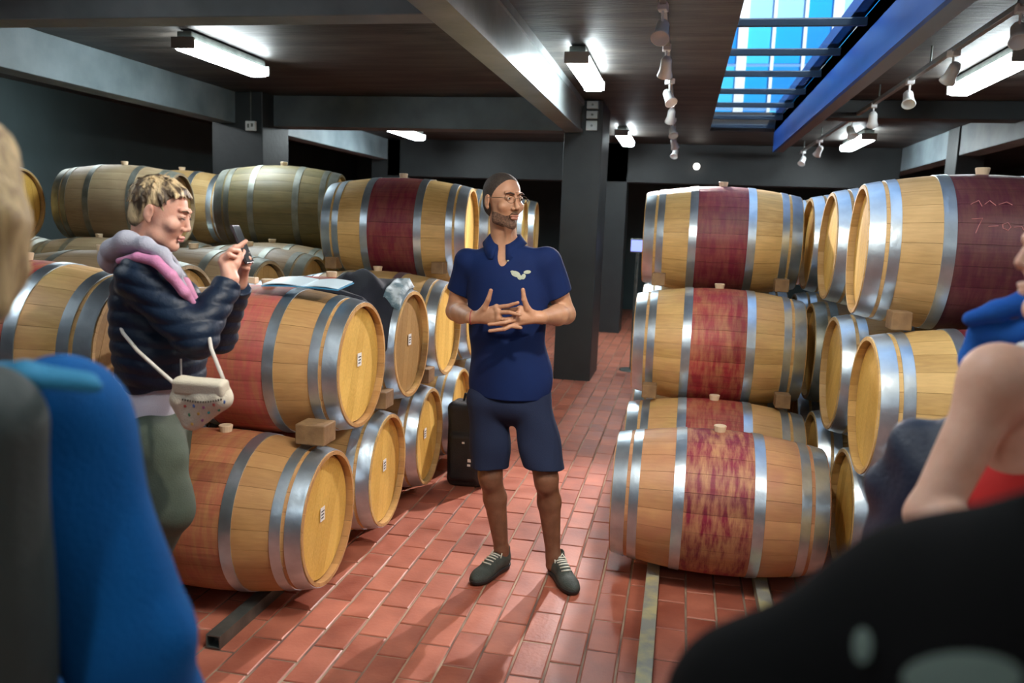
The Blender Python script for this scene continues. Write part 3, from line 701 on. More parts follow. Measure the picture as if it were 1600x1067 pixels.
def head_field(f, c, R, s=1.0, fem=False, chub=0.0):
    """head in its own frame: face towards -y, z up, about 0.235 tall"""
    c = np.array(c)
    W_ = lambda x, y, z: c + R @ (np.array([x, y, z]) * s)
    E = lambda p, r, k, **kw: f.ell(W_(*p), [v * s for v in r], k, R=R, **kw)
    K = lambda a, b, ra, rb, k, **kw: f.cone(W_(*a), W_(*b), ra * s, rb * s, k, **kw)
    E((0, .014, .036), (.075, .095, .084), .02)
    E((0, -.028, -.02), (.061 + chub * .004, .064, .085), .02)
    K((-.038, -.02, -.075), (0, -.066, -.098), .026, .018, .018); K((.038, -.02, -.075), (0, -.066, -.098), .026, .018, .018)
    E((0, -.074, -.098), (.02, .017, .017), .012)
    for q in (-1, 1):
        E((q * .04, -.063, -.022), (.024 + chub * .004, .022, .022), .015)                       # cheek
        K((q * .012, -.092, .034), (q * .042, -.078, .036), .0075, .006, .010)     # brow ridge
        E((q * .032, -.098, .014), (.0165, .016, .0105), .006, sub=True)           # socket
        E((q * .0315, -.079, .0135), (.0135, .0125, .0125), .002)                   # lidded eye
        K((q * .019, -.0925, .0185), (q * .043, -.084, .0175), .0028, .0025, .002)  # upper lid
        E((q * .0125, -.098, -.030), (.008, .0095, .0075), .004)                    # nostril wing
        E((q * .006, -.106, -.0365), (.0032, .0045, .003), .001, sub=True)
        E((q * .078, .01, -.004), (.006, .017, .029), .004)                         # ear
        E((q * .084, .004, .0), (.004, .008, .013), .002, sub=True)
        E((q * .077, .004, -.03), (.006, .009, .009), .004)
    nt = -.105 if fem else -.110
    K((0, -.086, .022), (0, nt, -.020), .008, .0085, .008)                      # nose bridge
    E((0, nt - .001, -.025), (.0095, .0095, .0088), .004)
    E((0, -.094, -.0605), (.024, .0085, .0062), .003); E((0, -.0925, -.071), (.021, .0088, .0066), .003)  # lips
    E((0, -.1035, -.0655), (.022, .006, .0012), .0015, sub=True)
def fcol(me, fn, origin=(0, 0, 0)):
    """material slots by a test on face centres"""
    n = len(me.polygons); c = np.empty(n * 3, np.float32); me.polygons.foreach_get('center', c); c = c.reshape(-1, 3) + np.array(origin, np.float32)
    me.polygons.foreach_set('material_index', fn(c).astype(np.int32))
def hframe(c, R, s, pts): return ((pts - np.array(c)) @ R) / s

def skin(name, a, b, sss=.12): return mat(name, a, .48, 0, (b, 22, .35, .7), .08, 180, sss=sss)
M_SKM = skin('tan skin', (.40, .205, .12), (.50, .275, .17)); M_SKW = skin('rosy skin', (.60, .30, .22), (.72, .42, .32)); M_SKR = skin('fair skin', (.62, .34, .23), (.72, .43, .31))
M_LIPM = mat('lip brown', (.34, .15, .105), .5); M_LIPW = mat('lip pink', (.5, .17, .15), .4)
M_DARKH = mat('dark short hair', (.018, .013, .010), .7, 0, ((.065, .048, .038), 160, .3, .7), .5, 300)
M_BLOND = mat('streaked blond hair', (.07, .045, .025), .5, 0, ((.66, .50, .28), 38, .42, .60), .5, 150, stretch=(1, 1, .35))
M_FABN = mat('navy cotton', (.002, .011, .066), .85, 0, ((.003, .016, .085), 5, .3, .7), .15, 400, spec=.25)
M_SHORT = mat('slate blue cotton', (.010, .017, .046), .85, 0, ((.014, .023, .058), 5, .3, .7), .2, 300, spec=.25)
M_EYE = mat('eye white', (.38, .33, .28), .5); M_IRIS = mat('iris', (.03, .015, .01), .15)
def person(label, loc): return thing('person', label, 'person', loc)
def eyes(c, R, s, parent, o):
    for q in (-1, 1):
        b = MB(); p_ = np.array(c) + R @ (np.array([q * .0315, -.0835, .0125]) * s) - o
        bmesh.ops.create_uvsphere(b.bm, u_segments=12, v_segments=8, radius=.0092 * s); e = b.build('eye', M_EYE, parent, True); e.location = p_
        b = MB(); p2 = p_ + R @ np.array([.0015, -.0072 * s, 0]); bmesh.ops.create_uvsphere(b.bm, u_segments=10, v_segments=6, radius=.0042 * s); i_ = b.build('iris', M_IRIS, e, True); i_.location = p2 - p_

# ================================================================== the guide standing in the aisle
O = np.array([-.66, 3.64, 0.0])
man = person('standing man in navy polo shirt and shorts, glasses, fingers interlaced, looking to the right', O)
hc = np.array(P(786, 314, 3.62)); hR = rotz(math.radians(47)) @ rotx(math.radians(2)); hs = 1.02
nb = np.array([-.785, 3.665, 1.52])
f = Field((-1.02, 3.44, 1.40), (-.54, 3.83, 1.90), .0026)
head_field(f, hc, hR, hs)
f.cone(nb, hc + np.array([-.012, .03, -.06]), .062, .056, .02)
f.cone((-.93, 3.67, 1.465), nb + [0, 0, .02], .042, .044, .04).cone((-.63, 3.67, 1.475), nb + [0, 0, .02], .042, .044, .04)
f.ell((-.775, 3.645, 1.42), (.17, .10, .13), .04)
f.cone(hc + hR @ [.0, -.055, -.13], nb + [.012, -.03, .0], .012, .014, .03)
mh = f.mesh('body', O)
# arms and interlaced hands
f = Field((-1.16, 3.30, 1.12), (-.40, 3.85, 1.60), .0030)
RS, RE, RWr = np.array([-.965, 3.66, 1.475]), np.array([-1.035, 3.74, 1.235]), P(737, 496, 3.43)
LS, LE, LWr = np.array([-.590, 3.66, 1.49]), np.array([-.505, 3.72, 1.255]), P(846, 496, 3.43)
for S_, E_, Wr in ((RS, RE, RWr), (LS, LE, LWr)):
    f.cone(S_, E_, .055, .043, .03).cone(E_, E_ + (Wr - E_) * .35, .042, .045, .02).cone(E_ + (Wr - E_) * .35, Wr, .045, .027, .02)
    f.ell(E_ + np.array([0, .02, -.01]), (.036, .036, .036), .02)
def hand(wr, knuckles, fingers, thumb, kr=.0125):
    for k_ in knuckles: f.cone(wr, k_, .0215, kr, .012)
    for a, b in zip(knuckles, knuckles[1:]): f.cone(a, b, kr, kr, .008)
    for k_, (b, c_) in zip(knuckles, fingers):
        f.cone(k_, b, .0098, .0088, .004).cone(b, c_, .0088, .0072, .0015)
    f.chain(thumb, [.019, .0135, .0105, .0088], .006)
kn = [P(776, 480, 3.385), P(779, 488, 3.375), P(779, 497, 3.375), P(776, 504, 3.385)]
hand(RWr, kn, [(P(793, 478, 3.362), P(809, 473, 3.35)), (P(796, 488, 3.352), P(812, 492, 3.345)), (P(794, 500, 3.385), P(807, 503, 3.395)), (P(794, 509, 3.372), P(814, 512, 3.362))],
     [P(748, 492, 3.41), P(757, 481, 3.39), P(763, 468, 3.375), P(767, 454, 3.37)])
kn = [P(813, 482, 3.39), P(811, 490, 3.382), P(811, 498, 3.38), P(808, 505, 3.385)]
hand(LWr, kn, [(P(799, 484, 3.385), P(787, 485, 3.392)), (P(800, 497, 3.365), P(786, 499, 3.37)), (P(788, 504, 3.352), P(764, 507, 3.345)), (P(788, 514, 3.352), P(765, 517, 3.345))],
     [P(832, 492, 3.41), P(824, 482, 3.39), P(819, 468, 3.375), P(817, 453, 3.37)])
ma = f.mesh('body', O)
f = Field((-.98, 3.42, .02), (-.36, 3.86, .95), .0055)
LEG = {1: (np.array([-.835, 3.655, .88]), np.array([-.812, 3.63, .485]), np.array([-.757, 3.69, .10])), 2: (np.array([-.645, 3.655, .89]), np.array([-.545, 3.62, .50]), np.array([-.507, 3.70, .10]))}
for q in (1, 2):
    h_, k_, a_ = LEG[q]
    f.cone(h_, k_, .085, .056, .03); f.cone(k_ + [0, -.012, 0], k_ + [0, -.012, -.03], .047, .044, .02)
    m_ = k_ + (a_ - k_) * .32 + np.array([0, .02, 0]); f.cone(k_, m_, .05, .054, .02).cone(m_, a_, .054, .033, .02).cone(a_, a_ + [0, 0, -.05], .034, .034, .02)
ml = f.mesh('body', O)
M_LEGM = mat('shaded leg skin', (.15, .066, .036), .55, 0, ((.22, .10, .058), 22, .35, .7), .15, 200, sss=.08)  # man's skin darkened, the shade on his legs put into the colour
def mcol(c):
    h = hframe(hc, hR, hs, c); lip = (((h[:, 0] / .026) ** 2 + ((h[:, 2] + .0655) / .0105) ** 2) < 1) & (h[:, 1] < -.086)
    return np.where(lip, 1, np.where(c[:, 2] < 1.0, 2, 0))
body = joined('body', [mh, ma, ml], [M_SKM, M_LIPM, M_LEGM], man); fcol(body.data, mcol, O)
eyes(hc, hR, hs, man, O)
# hair, brows, beard as thin shells over the head
HW = lambda x, y, z: hc + hR @ (np.array([x, y, z]) * hs)
f = Field(hc - .17, hc + .17, .003)
f.ell(HW(0, .0155, .0385), (.078, .097, .0855), .01, R=hR).ell(HW(0, .03, -.01), (.073, .073, .073), .02, R=hR)
f.cut(HW(0, -.060, .092), hR @ [0, -1, -.6]); f.cut(HW(0, -.018, .0), hR @ [0, -.9, -.38]); f.cut(HW(0, .05, -.07), hR @ [0, .1, -1])
for q in (-1, 1): f.ell(HW(q * .085, .006, -.012), (.022, .024, .04), .004, R=hR, sub=True)
link('hair', f.mesh('hair', O), M_DARKH, man)
f = Field(hc - .17, hc + .17, .0026)
f.ell(HW(0, -.028, -.022), (.0616, .0654, .0862), .018, R=hR); f.cone(HW(-.038, -.02, -.0755), HW(0, -.0665, -.0985), .0272, .0192, .018).cone(HW(.038, -.02, -.0755), HW(0, -.0665, -.0985), .0272, .0192, .018); f.ell(HW(0, -.0745, -.0985), (.0212, .0182, .0182), .012, R=hR)
f.ell(HW(0, -.092, -.05), (.024, .0115, .006), .004, R=hR)
f.ell(HW(-.034, -.085, -.022), (.03, .05, .038), .006, R=hR, sub=True).ell(HW(.034, -.085, -.022), (.03, .05, .038), .006, R=hR, sub=True).ell(HW(0, -.11, -.02), (.03, .05, .024), .002, R=hR, sub=True)
f.ell(HW(0, -.11, -.066), (.022, .04, .0085), .002, R=hR, sub=True)
f.cut(HW(0, 0, -.0), hR @ [0, 0.0, 1]); f.cut(HW(0, .018, 0), hR @ [0, 1, .1])
link('beard', f.mesh('beard', O), mat('short dark beard', (.07, .038, .026), .8, 0, ((.2, .11, .07), 120, .35, .65), .6, 300), man)
for q in (-1, 1):
    MB().tube([HW(q * .013, -.1, .031) - O, HW(q * .03, -.0975, .037) - O, HW(q * .047, -.086, .032) - O], [.0032, .0036, .002], 8).build('eyebrow', M_DARKH, man, True)
gl = bpy.data.objects.new('glasses', None); C.objects.link(gl); gl.parent = man
M_WIRE = mat('thin bronze wire', (.12, .08, .05), .3, .8)
for q in (-1, 1):
    pts = [HW(q * .0325 + .0215 * math.cos(t), -.111 + abs(q * .0325 + .0215 * math.cos(t)) * .12, .009 + .0155 * math.sin(t)) - O for t in np.linspace(0, 2 * PI, 21)]
    MB().tube(pts, .0011, 6).build('lens_rim', M_WIRE, gl, True)
    MB().tube([HW(q * .054, -.104, .014) - O, HW(q * .074, -.08, .014) - O, HW(q * .081, .0, .012) - O], .0012, 6).build('temple', M_WIRE, gl, True)
MB().tube([HW(-.011, -.111, .012) - O, HW(0, -.1135, .0145) - O, HW(.011, -.111, .012) - O], .0011, 6).build('nose_bridge', M_WIRE, gl, True)
# polo shirt
f = Field((-1.14, 3.42, .84), (-.42, 3.86, 1.64), .0045)
f.ell((-.777, 3.65, 1.36), (.185, .122, .20), .05); f.cone(RS + [.03, 0, -.01], nb + [0, .0, -.015], .062, .068, .05); f.cone(LS + [-.03, 0, -.01], nb + [0, 0, -.015], .062, .068, .05)
f.ell((-.758, 3.65, 1.16), (.182, .12, .25), .06); f.cone((-.75, 3.655, 1.06), (-.735, 3.655, .86), .12, .125, .06); 
f.ell((-.735, 3.655, .95), (.200, .136, .24), .05)
for S_, E_ in ((RS, RE), (LS, LE)):
    n = (E_ - S_) / np.linalg.norm(E_ - S_); q = S_ + (E_ - S_) * .60
    f.cone(S_, S_ + (E_ - S_) * .9, .066, .066, .025, cuts=[(q, n)])
f.folds(.009, .62, 3); f.cut((0, 0, .868), (0, 0, -1)); f.ell(nb + [.010, -.10, .03], (.030, .06, .085), .01, sub=True); f.cone(nb + [-.003, -.01, .02], nb + [-.008, -.015, .2], .058, .062, .01, sub=True)
polo = link('polo_shirt', f.mesh('polo_shirt', O), M_FABN, man)
cc = nb + np.array([-.004, -.006, .066]); V, F_ = [], []; nn = 28
for i in range(nn + 1):
    ph = math.radians(16 + (360 - 32) * i / nn); fr = max(0.0, math.cos(ph)); e = min(i, nn - i) / nn
    tip = max(0, 1 - abs(min(ph, 2 * PI - ph) - math.radians(26)) / math.radians(30))
    for (r_, dz) in ((.063, -.050 * fr ** 1.5 + .012), (.069, -.050 * fr ** 1.5 + .018), (.098 + .010 * tip, -.052 * fr ** 1.5 - .020 - .030 * tip)):
        V.append(cc + [r_ * math.sin(ph), -r_ * math.cos(ph) * 1.06, dz] - O)
for i in range(nn):
    for j in range(2): a_ = i * 3 + j; F_.append((a_, a_ + 1, a_ + 4, a_ + 3))
me = bpy.data.meshes.new('collar'); me.from_pydata([tuple(v) for v in V], [], F_); me.shade_smooth(); co = link('collar', me, M_FABN, polo)
md = co.modifiers.new('solid', 'SOLIDIFY'); md.thickness = .005; md.offset = 1
from mathutils.bvhtree import BVHTree
def on_surface(o, px, py, org):
    bv = BVHTree.FromObject(o, bpy.context.evaluated_depsgraph_get()) if not hasattr(on_surface, o.name) else getattr(on_surface, o.name)
    setattr(on_surface, o.name, bv)
    d = BAS @ np.array([px - 800, 533.5 - py, FOC]); d = Vector(d).normalized()
    h = bv.ray_cast(Vector(CAM - org), d); return h[0]
bpy.context.view_layer.update()
M_EMB = mat('pale embroidery', (.34, .38, .31), .7)
em = MB()
for (ex, ey, ra, rb, rot) in ((806, 428, 7.5, 4.5, .35), (812, 433, 4.5, 3.6, .9), (824, 425, 5.8, 2.8, -.1), (818, 432, 3.4, 4.6, .4), (801, 424.5, 3.5, 2, .1)):
    ring = []
    for t in np.linspace(0, 2 * PI, 15)[:-1]:
        a, b = ra * math.cos(t), rb * math.sin(t); p_ = on_surface(polo, ex + a * math.cos(rot) - b * math.sin(rot), ey + a * math.sin(rot) + b * math.cos(rot), O)
        if p_: ring.append(em.bm.verts.new(p_ + Vector((0, -.0025, 0))))
    p_ = on_surface(polo, ex, ey, O)
    if p_ and len(ring) > 4:
        cv = em.bm.verts.new(p_ + Vector((0, -.004, 0)))
        for a, b in zip(ring, ring[1:] + ring[:1]): em.bm.faces.new((a, b, cv))
em.build('chest_emblem', M_EMB, polo)
p_ = on_surface(polo, 794, 407, O)
if p_: MB().lathe([(-.003, .004), (.001, .0045)], 10, 'y', p_ + Vector((0, -.002, 0))).build('button', M_EMB, polo)
MB().tube([RWr - O + np.array([0, .03 * math.cos(t), .03 * math.sin(t)]) for t in np.linspace(0, 2 * PI, 17)], .0025, 6).build('bracelet', mat('red cord', (.3, .03, .04), .6), man, True)
# shorts
f = Field((-1.0, 3.44, .48), (-.42, 3.86, .96), .0045)
f.ell((-.737, 3.655, .84), (.186, .120, .12), .03)
for q, zc in ((1, .525), (2, .555)):
    h_, k_, a_ = LEG[q]
    f.cone(h_ + [0, 0, -.02], k_ + (k_ - h_) * .2, .098, .087, .02, cuts=[((0, 0, zc), (0, 0, -1))])
f.folds(.007, .7, 8)
sh = link('shorts', f.mesh('shorts', O), M_SHORT, man)
# shoes
M_SHOE = mat('grey-green suede', (.025, .034, .031), .75, 0, ((.06, .078, .07), 20, .3, .7), .3, 200); M_SOLE = mat('black rubber', (.012, .012, .013), .6)
def shoe(heel, toe, parent, o, up=M_SHOE, sole=M_SOLE, lacecol=(.75, .76, .68), name='shoe'):
    heel, toe = np.array(heel, float), np.array(toe, float); d = (toe - heel); L = np.linalg.norm(d); d /= L; t = math.atan2(d[0], -d[1]); R = rotz(t)
    Wd = lambda x, y, z: np.array([heel[0], heel[1], 0]) + R @ np.array([x, -y, z])
    f = Field(np.minimum(heel, toe)[:2].tolist() + [0.0] - np.array([.08, .08, .005]), np.maximum(heel, toe)[:2].tolist() + [.15] + np.array([.08, .08, 0]), .0035)
    f.ell(Wd(0, .05, .045), (.038, .058, .05), .02, R=R).ell(Wd(0, L - .075, .03), (.046, .085, .036), .03, R=R).ell(Wd(0, .12, .05), (.037, .08, .045), .03, R=R)
    f.cone(Wd(0, .045, .06), Wd(0, .04, .10), .04, .037, .02); f.cone(Wd(0, .042, .09), Wd(0, .035, .16), .031, .033, .004, sub=True); f.cut((0, 0, .016), (0, 0, -1))
    s_ = link(name, f.mesh(name, o), up, parent)
    f = Field(np.minimum(heel, toe)[:2].tolist() + [0.0] - np.array([.08, .08, .005]), np.maximum(heel, toe)[:2].tolist() + [.05] + np.array([.08, .08, 0]), .0035)
    f.ell(Wd(0, .05, .03), (.042, .062, .06), .02, R=R).ell(Wd(0, L - .077, .02), (.05, .088, .036), .03, R=R).ell(Wd(0, .12, .02), (.04, .09, .05), .03, R=R); f.cut((0, 0, .026), (0, 0, 1)); f.cut((0, 0, .002), (0, 0, -1))
    link('sole', f.mesh('sole', o), sole, s_)
    if lacecol:
        lc = mat('laces %s' % str(lacecol), lacecol, .7)
        bm_ = bmesh.new(); bm_.from_mesh(s_.data); bv = BVHTree.FromBMesh(bm_); bm_.free()
        def top(x, y):
            q_ = Wd(x, y, .3) - o; h_ = bv.ray_cast(Vector(q_), Vector((0, 0, -1)))[0]; return Vector(q_) + Vector((0, 0, -.21)) if h_ is None else h_ + Vector((0, 0, .002))
        for k in range(6):
            y = .088 + k * .02
            MB().tube([top(-.024, y - .008), top(-.012, y), top(0, y + .003), top(.012, y), top(.024, y - .008)], .0034, 6).build('lace', lc, s_, True)
        for q in (-1, 1): MB().tube([top(0, .09), top(q * .012, .082) + Vector((0, 0, .012)), top(q * .026, .088) + Vector((0, 0, .008)), top(q * .03, .105)], .0028, 6).build('lace', lc, s_, True)
    return s_
shoe((-.742, 3.745), (-.838, 3.475), man, O); shoe((-.512, 3.76), (-.378, 3.505), man, O)

# ================================================================== the woman photographing with a phone
O = np.array([-1.79, 2.47, 0.0])
wo = person('woman with short streaked blond hair and navy quilted jacket, looking down at a raised phone', O)
TH_ = math.radians(104); bR = rotz(TH_)           # body frame: -y forward
hc = np.array(P(251, 332, 2.5)); hR = rotz(math.radians(103)) @ rotx(math.radians(17)); hs = .96
cb = np.array(P(235, 470, 2.5)); nbw = np.array(P(228, 405, 2.5))
nsh, nel, nwr = P(222, 436, 2.33), P(306, 528, 2.33), P(360, 436, 2.47)
fsh, fel, fwr = P(250, 436, 2.66), P(342, 525, 2.72), P(374, 440, 2.60)
f = Field(hc - [.22, .22, .30], hc + [.17, .2, .17], .0026)
head_field(f, hc, hR, hs, True, .3); f.cone(nbw + [0, 0, -.05], hc + hR @ [0, .03, -.06], .055, .05, .02)
mh = f.mesh('body', O)
f = Field(np.minimum(nel, nsh) - [.08, .08, .08], (-1.28, 2.85, 1.68), .0030)
for S_, E_, Wr in ((nsh, nel, nwr), (fsh, fel, fwr)): f.cone(S_, E_, .045, .038, .03).cone(E_, Wr, .038, .024, .02)
kn = [P(361, 402, 2.50), P(355, 400, 2.48), P(350, 403, 2.465), P(347, 409, 2.455)]
hand(nwr, kn, [(P(372, 386, 2.51), P(384, 377, 2.53)), (P(367, 386, 2.49), P(378, 384, 2.525)), (P(361, 390, 2.465), P(374, 392, 2.51)), (P(357, 398, 2.45), P(369, 402, 2.49))],
     [P(360, 424, 2.48), P(369, 412, 2.49), P(375, 402, 2.505), P(380, 393, 2.53)], .0115)
kn = [P(381, 408, 2.585), P(383, 412, 2.575), P(384, 418, 2.57), P(382, 424, 2.57)]
hand(fwr, kn, [(P(386, 396, 2.57), P(378, 388, 2.56)), (P(389, 404, 2.56), P(380, 399, 2.545)), (P(389, 412, 2.555), P(380, 409, 2.54)), (P(387, 419, 2.555), P(379, 417, 2.54))],
     [P(374, 430, 2.59), P(373, 416, 2.585), P(374, 404, 2.575), P(376, 394, 2.565)], .0115)
ma = f.mesh('body', O)
hipc = np.array(P(238, 690, 2.5)); nhp, nkn, nan_ = P(240, 700, 2.40), P(262, 800, 2.36), np.array([-2.02, 2.40, .09])
fhp, fkn, fan = P(236, 700, 2.60), P(258, 800, 2.58), np.array([-2.0, 2.62, .09])
f = Field((-2.12, 2.2, .02), (-1.5, 2.8, 1.5), .007)
for a, b, c_ in ((nhp, nkn, nan_), (fhp, fkn, fan)): f.cone(a, b, .075, .05, .03).cone(b, c_, .05, .035, .02)
f.ell(hipc, (.15, .11, .12), .03, R=bR).cone(hipc, nbw + [0, 0, -.1], .09, .09, .03)
ml = f.mesh('body', O)
def wcol(c):
    h = hframe(hc, hR, hs, c); return ((((h[:, 0] / .023) ** 2 + ((h[:, 2] + .0655) / .0095) ** 2) < 1) & (h[:, 1] < -.086)).astype(int)
body = joined('body', [mh, ma, ml], [M_SKW, M_LIPW], wo); fcol(body.data, wcol, O)
HW = lambda x, y, z: hc + hR @ (np.array([x, y, z]) * hs)
for q in (-1, 1):
    MB().tube([HW(q * .016, -.0945, .0095) - O, HW(q * .031, -.0965, .0065) - O, HW(q * .045, -.087, .0105) - O], [.0012, .002, .0014], 6).build('eyelash', M_DARKH, wo, True)
    MB().tube([HW(q * .014, -.0985, .032) - O, HW(q * .03, -.0965, .0375) - O, HW(q * .046, -.086, .033) - O], [.0022, .0026, .0015], 6).build('eyebrow', mat('brown brow', (.12, .07, .04), .8), wo, True)
f = Field(hc - .19, hc + .19, .003)
f.ell(HW(0, .018, .042), (.0755, .094, .081), .01, R=hR).ell(HW(0, .045, -.02), (.064, .058, .07), .02, R=hR)
f.cut(HW(0, -.052, .078), hR @ [0, -.9, -.62]); f.cut(HW(0, -.012, 0), hR @ [0, -1, -.5]); f.cut(HW(0, .05, -.07), hR @ [0, .0, -1])
for q in (-1, 1): f.ell(HW(q * .085, .0, -.012), (.026, .026, .038), .006, R=hR, sub=True)
rs = np.random.RandomState(5)
for i in range(260):
    a_ = rs.uniform(-PI, PI); el_ = rs.uniform(-.35, 1.35); n_ = np.array([math.sin(a_) * math.cos(el_), math.cos(a_) * math.cos(el_), math.sin(el_)])
    base = np.array([0, .018, .042]) + n_ * [.074, .092, .079]
    if base[1] < -.03 and base[2] < .088: continue
    if abs(base[0]) > .055 and base[1] < .03 and base[2] < .025: continue
    crown = np.array([0, .05, .12]); d_ = base - crown; d_ = d_ - n_ * (d_ @ n_); d_ = d_ / (np.linalg.norm(d_) + 1e-6) + rs.uniform(-.35, .35, 3)
    L_ = rs.uniform(.02, .034); f.cone(HW(*base), HW(*(base + d_ * L_ + n_ * .003)), .0065, .002, .0025)
for i in range(16):
    x = -.06 + .12 * i / 15; f.chain([HW(x * .7, -.01, .122 - abs(x) * .3), HW(x, -.058, .103 - abs(x) * .4), HW(x * 1.2 + rs.uniform(0, .012), -.086 + abs(x) * .4, .078 + rs.uniform(-.012, .008))], [.009, .008, .0025], .004)
link('hair', f.mesh('hair', O), M_BLOND, wo)
# quilted jacket
M_JKT = mat('navy quilted nylon', (.003, .010, .028), .48, 0, ((.006, .019, .046), 6, .3, .7), .25, 60, spec=.35)
f = Field((-2.05, 2.12, .98), (-1.30, 2.90, 1.56), .0042)
f.ell(cb + [.0, 0, -.02], (.20, .11, .19), .05, R=bR).ell(P(252, 545, 2.5), (.20, .135, .20), .06, R=bR).cone(P(253, 560, 2.5), P(256, 640, 2.5), .13, .14, .05)
f.cone(nsh, nbw + [0, 0, -.04], .06, .06, .05).cone(fsh, nbw + [0, 0, -.04], .06, .06, .05)
f.cut(P(184, 606, 2.5), [.12, 0, -1])
for S_, E_, Wr in ((nsh, nel, nwr), (fsh, fel, fwr)):
    n = (Wr - E_) / np.linalg.norm(Wr - E_)
    f.cone(S_, E_, .078, .066, .025).cone(E_, E_ + (Wr - E_) * .97, .064, .045, .02, cuts=[(E_ + (Wr - E_) * .93, n)])
f.wave(lambda x, y, z: -.0055 * np.abs(np.sin((z + .04 * x + .01 * np.sin(20 * x + 9 * y)) * PI / .05)) + .0028 + 0 * x); f.folds(.0035, .6, 2)
jk = link('quilted_jacket', f.mesh('quilted_jacket', O), M_JKT, wo)
MB().box((-.002, -.002, -.035), (.002, .002, .035)).build('pocket_zip', mat('zip metal', (.5, .5, .52), .4, .7), jk, loc=np.array(P(283, 578, 2.27)) - O)
# hood: pale grey back, pink lining edge down the front
f = Field((-2.14, 2.13, 1.24), (-1.45, 2.88, 1.62), .0038)
fw = bR @ np.array([0, -1.0, 0]); sd = bR @ np.array([1.0, 0, 0])
f.chain([P(172, 408, 2.50), P(178, 392, 2.38), P(200, 378, 2.33), P(228, 382, 2.31), P(254, 398, 2.31), P(276, 424, 2.32), P(292, 452, 2.35)], [.028, .032, .028, .024, .020, .015, .008], .03)
f.chain([P(172, 408, 2.50), P(180, 394, 2.62), P(215, 378, 2.70), P(255, 395, 2.64), P(285, 430, 2.54)], [.028, .030, .026, .022, .012], .03)
f.ell(P(190, 404, 2.5), (.10, .05, .042), .04, R=bR); f.cone(nbw + [0.01, 0, .0], nbw + [0.03, 0, .14], .058, .066, .01, sub=True); f.folds(.006, 1.1, 6)
hd_ = link('hood', f.mesh('hood', O), mat('pale grey fleece', (.40, .41, .50), .9, 0, ((.54, .55, .64), 14, .3, .7), .3, 200), wo)
f = Field((-1.98, 2.13, 1.16), (-1.45, 2.85, 1.58), .0038)
f.chain([P(186, 408, 2.315), P(215, 402, 2.285), P(243, 408, 2.28), P(267, 430, 2.285), P(288, 456, 2.31), P(307, 482, 2.36)], [.010, .015, .017, .017, .016, .009], .01)
f.chain([P(290, 440, 2.52), P(308, 472, 2.45)], [.016, .010], .01)
link('hood_lining', f.mesh('hood_lining', O), mat('pink fleece', (.60, .22, .42), .9, 0, ((.70, .32, .5), 9, .3, .7), .3, 200), wo)
f = Field((-2.0, 2.2, .84), (-1.5, 2.8, 1.16), .0045)
f.ell(P(232, 620, 2.5), (.165, .125, .16), .03, R=bR); f.folds(.004, .8, 4); f.cut(P(184, 655, 2.5), [-.12, 0, -1]); f.cut((0, 0, 1.13), (0, 0, 1))
link('sweatshirt_hem', f.mesh('sweatshirt_hem', O), mat('lilac white jersey', (.55, .56, .68), .85, 0, ((.62, .63, .74), 8, .3, .7), .2, 300), wo)
M_GREEN = mat('olive green trousers', (.045, .062, .045), .8, 0, ((.075, .1, .072), 7, .3, .7), .2, 200)
f = Field((-2.14, 2.15, .05), (-1.48, 2.82, 1.08), .0055)
f.ell(hipc + [0, 0, .02], (.175, .13, .16), .03, R=bR)
for a, b, c_ in ((nhp, nkn, nan_), (fhp, fkn, fan)): f.cone(a, b, .105, .078, .03).cone(b, c_, .078, .058, .02, cuts=[((0, 0, .1), (0, 0, -1))])
f.folds(.007, .8, 12); f.cut((0, 0, 1.02), (0, 0, 1))
link('trousers', f.mesh('trousers', O), M_GREEN, wo)
for a in ((-2.03, 2.40), (-2.01, 2.62)): shoe((a[0] - .05, a[1]), (a[0] + .2, a[1] + .03), wo, O, mat('white sneaker', (.7, .7, .7), .5), mat('white rubber', (.75, .75, .75), .5), (.8, .8, .8))
# phone, held
Rp = rotz(math.radians(100)) @ rotx(math.radians(-22))
t = thing('phone', 'dark smartphone held up in both hands by the woman in the quilted jacket', 'phone', P(378, 382, 2.545))
ph = MB().box((-.036, -.0045, -.07), (.036, .0045, .07), .004).build('phone_body', mat('dark phone', (.03, .02, .022), .25), t)
MB().box((-.033, -.0052, -.064), (.033, -.0046, .064)).build('screen', mat('phone glass', (.02, .025, .03), .08), t)
MB().box((-.03, .0046, .042), (-.006, .0065, .064), .001).build('camera_bump', mat('pale camera ring', (.5, .52, .54), .3, .6), t)
t.rotation_euler = Matrix(Rp.tolist()).to_euler()
# crossbody bag
M_BAG = mat('cream canvas', (.56, .5, .38), .85, 0, ((.66, .6, .48), 12, .3, .7), .35, 260)
bo = np.array(P(315, 628, 2.22)); t = thing('crossbody_bag', 'cream patterned crossbody bag at the hip of the woman with the phone', 'bag', bo)
f = Field(bo - .2, bo + .2, .003)
f.box(P(314, 610, 2.22), (.085, .028, .04), .02, .02); f.chain([P(285, 628, 2.22), P(292, 660, 2.22)], [.034, .02], .03).chain([P(345, 622, 2.22), P(310, 655, 2.22)], [.036, .026], .03).cone(P(320, 622, 2.22), P(300, 662, 2.22), .04, .018, .03); f.folds(.003, 1.2, 3)
bag = link('bag_body', f.mesh('bag_body', bo), M_BAG, t)
f = Field(bo - .2, bo + .2, .003); f.box(P(314, 604, 2.205), (.085, .026, .024), .012, .01, R=rotx(.2)); link('flap', f.mesh('flap', bo), M_BAG, t)
bpy.context.view_layer.update()
cols = [(.45, .08, .06), (.08, .25, .12), (.08, .15, .4), (.6, .35, .08), (.35, .1, .25), (.05, .3, .3)]
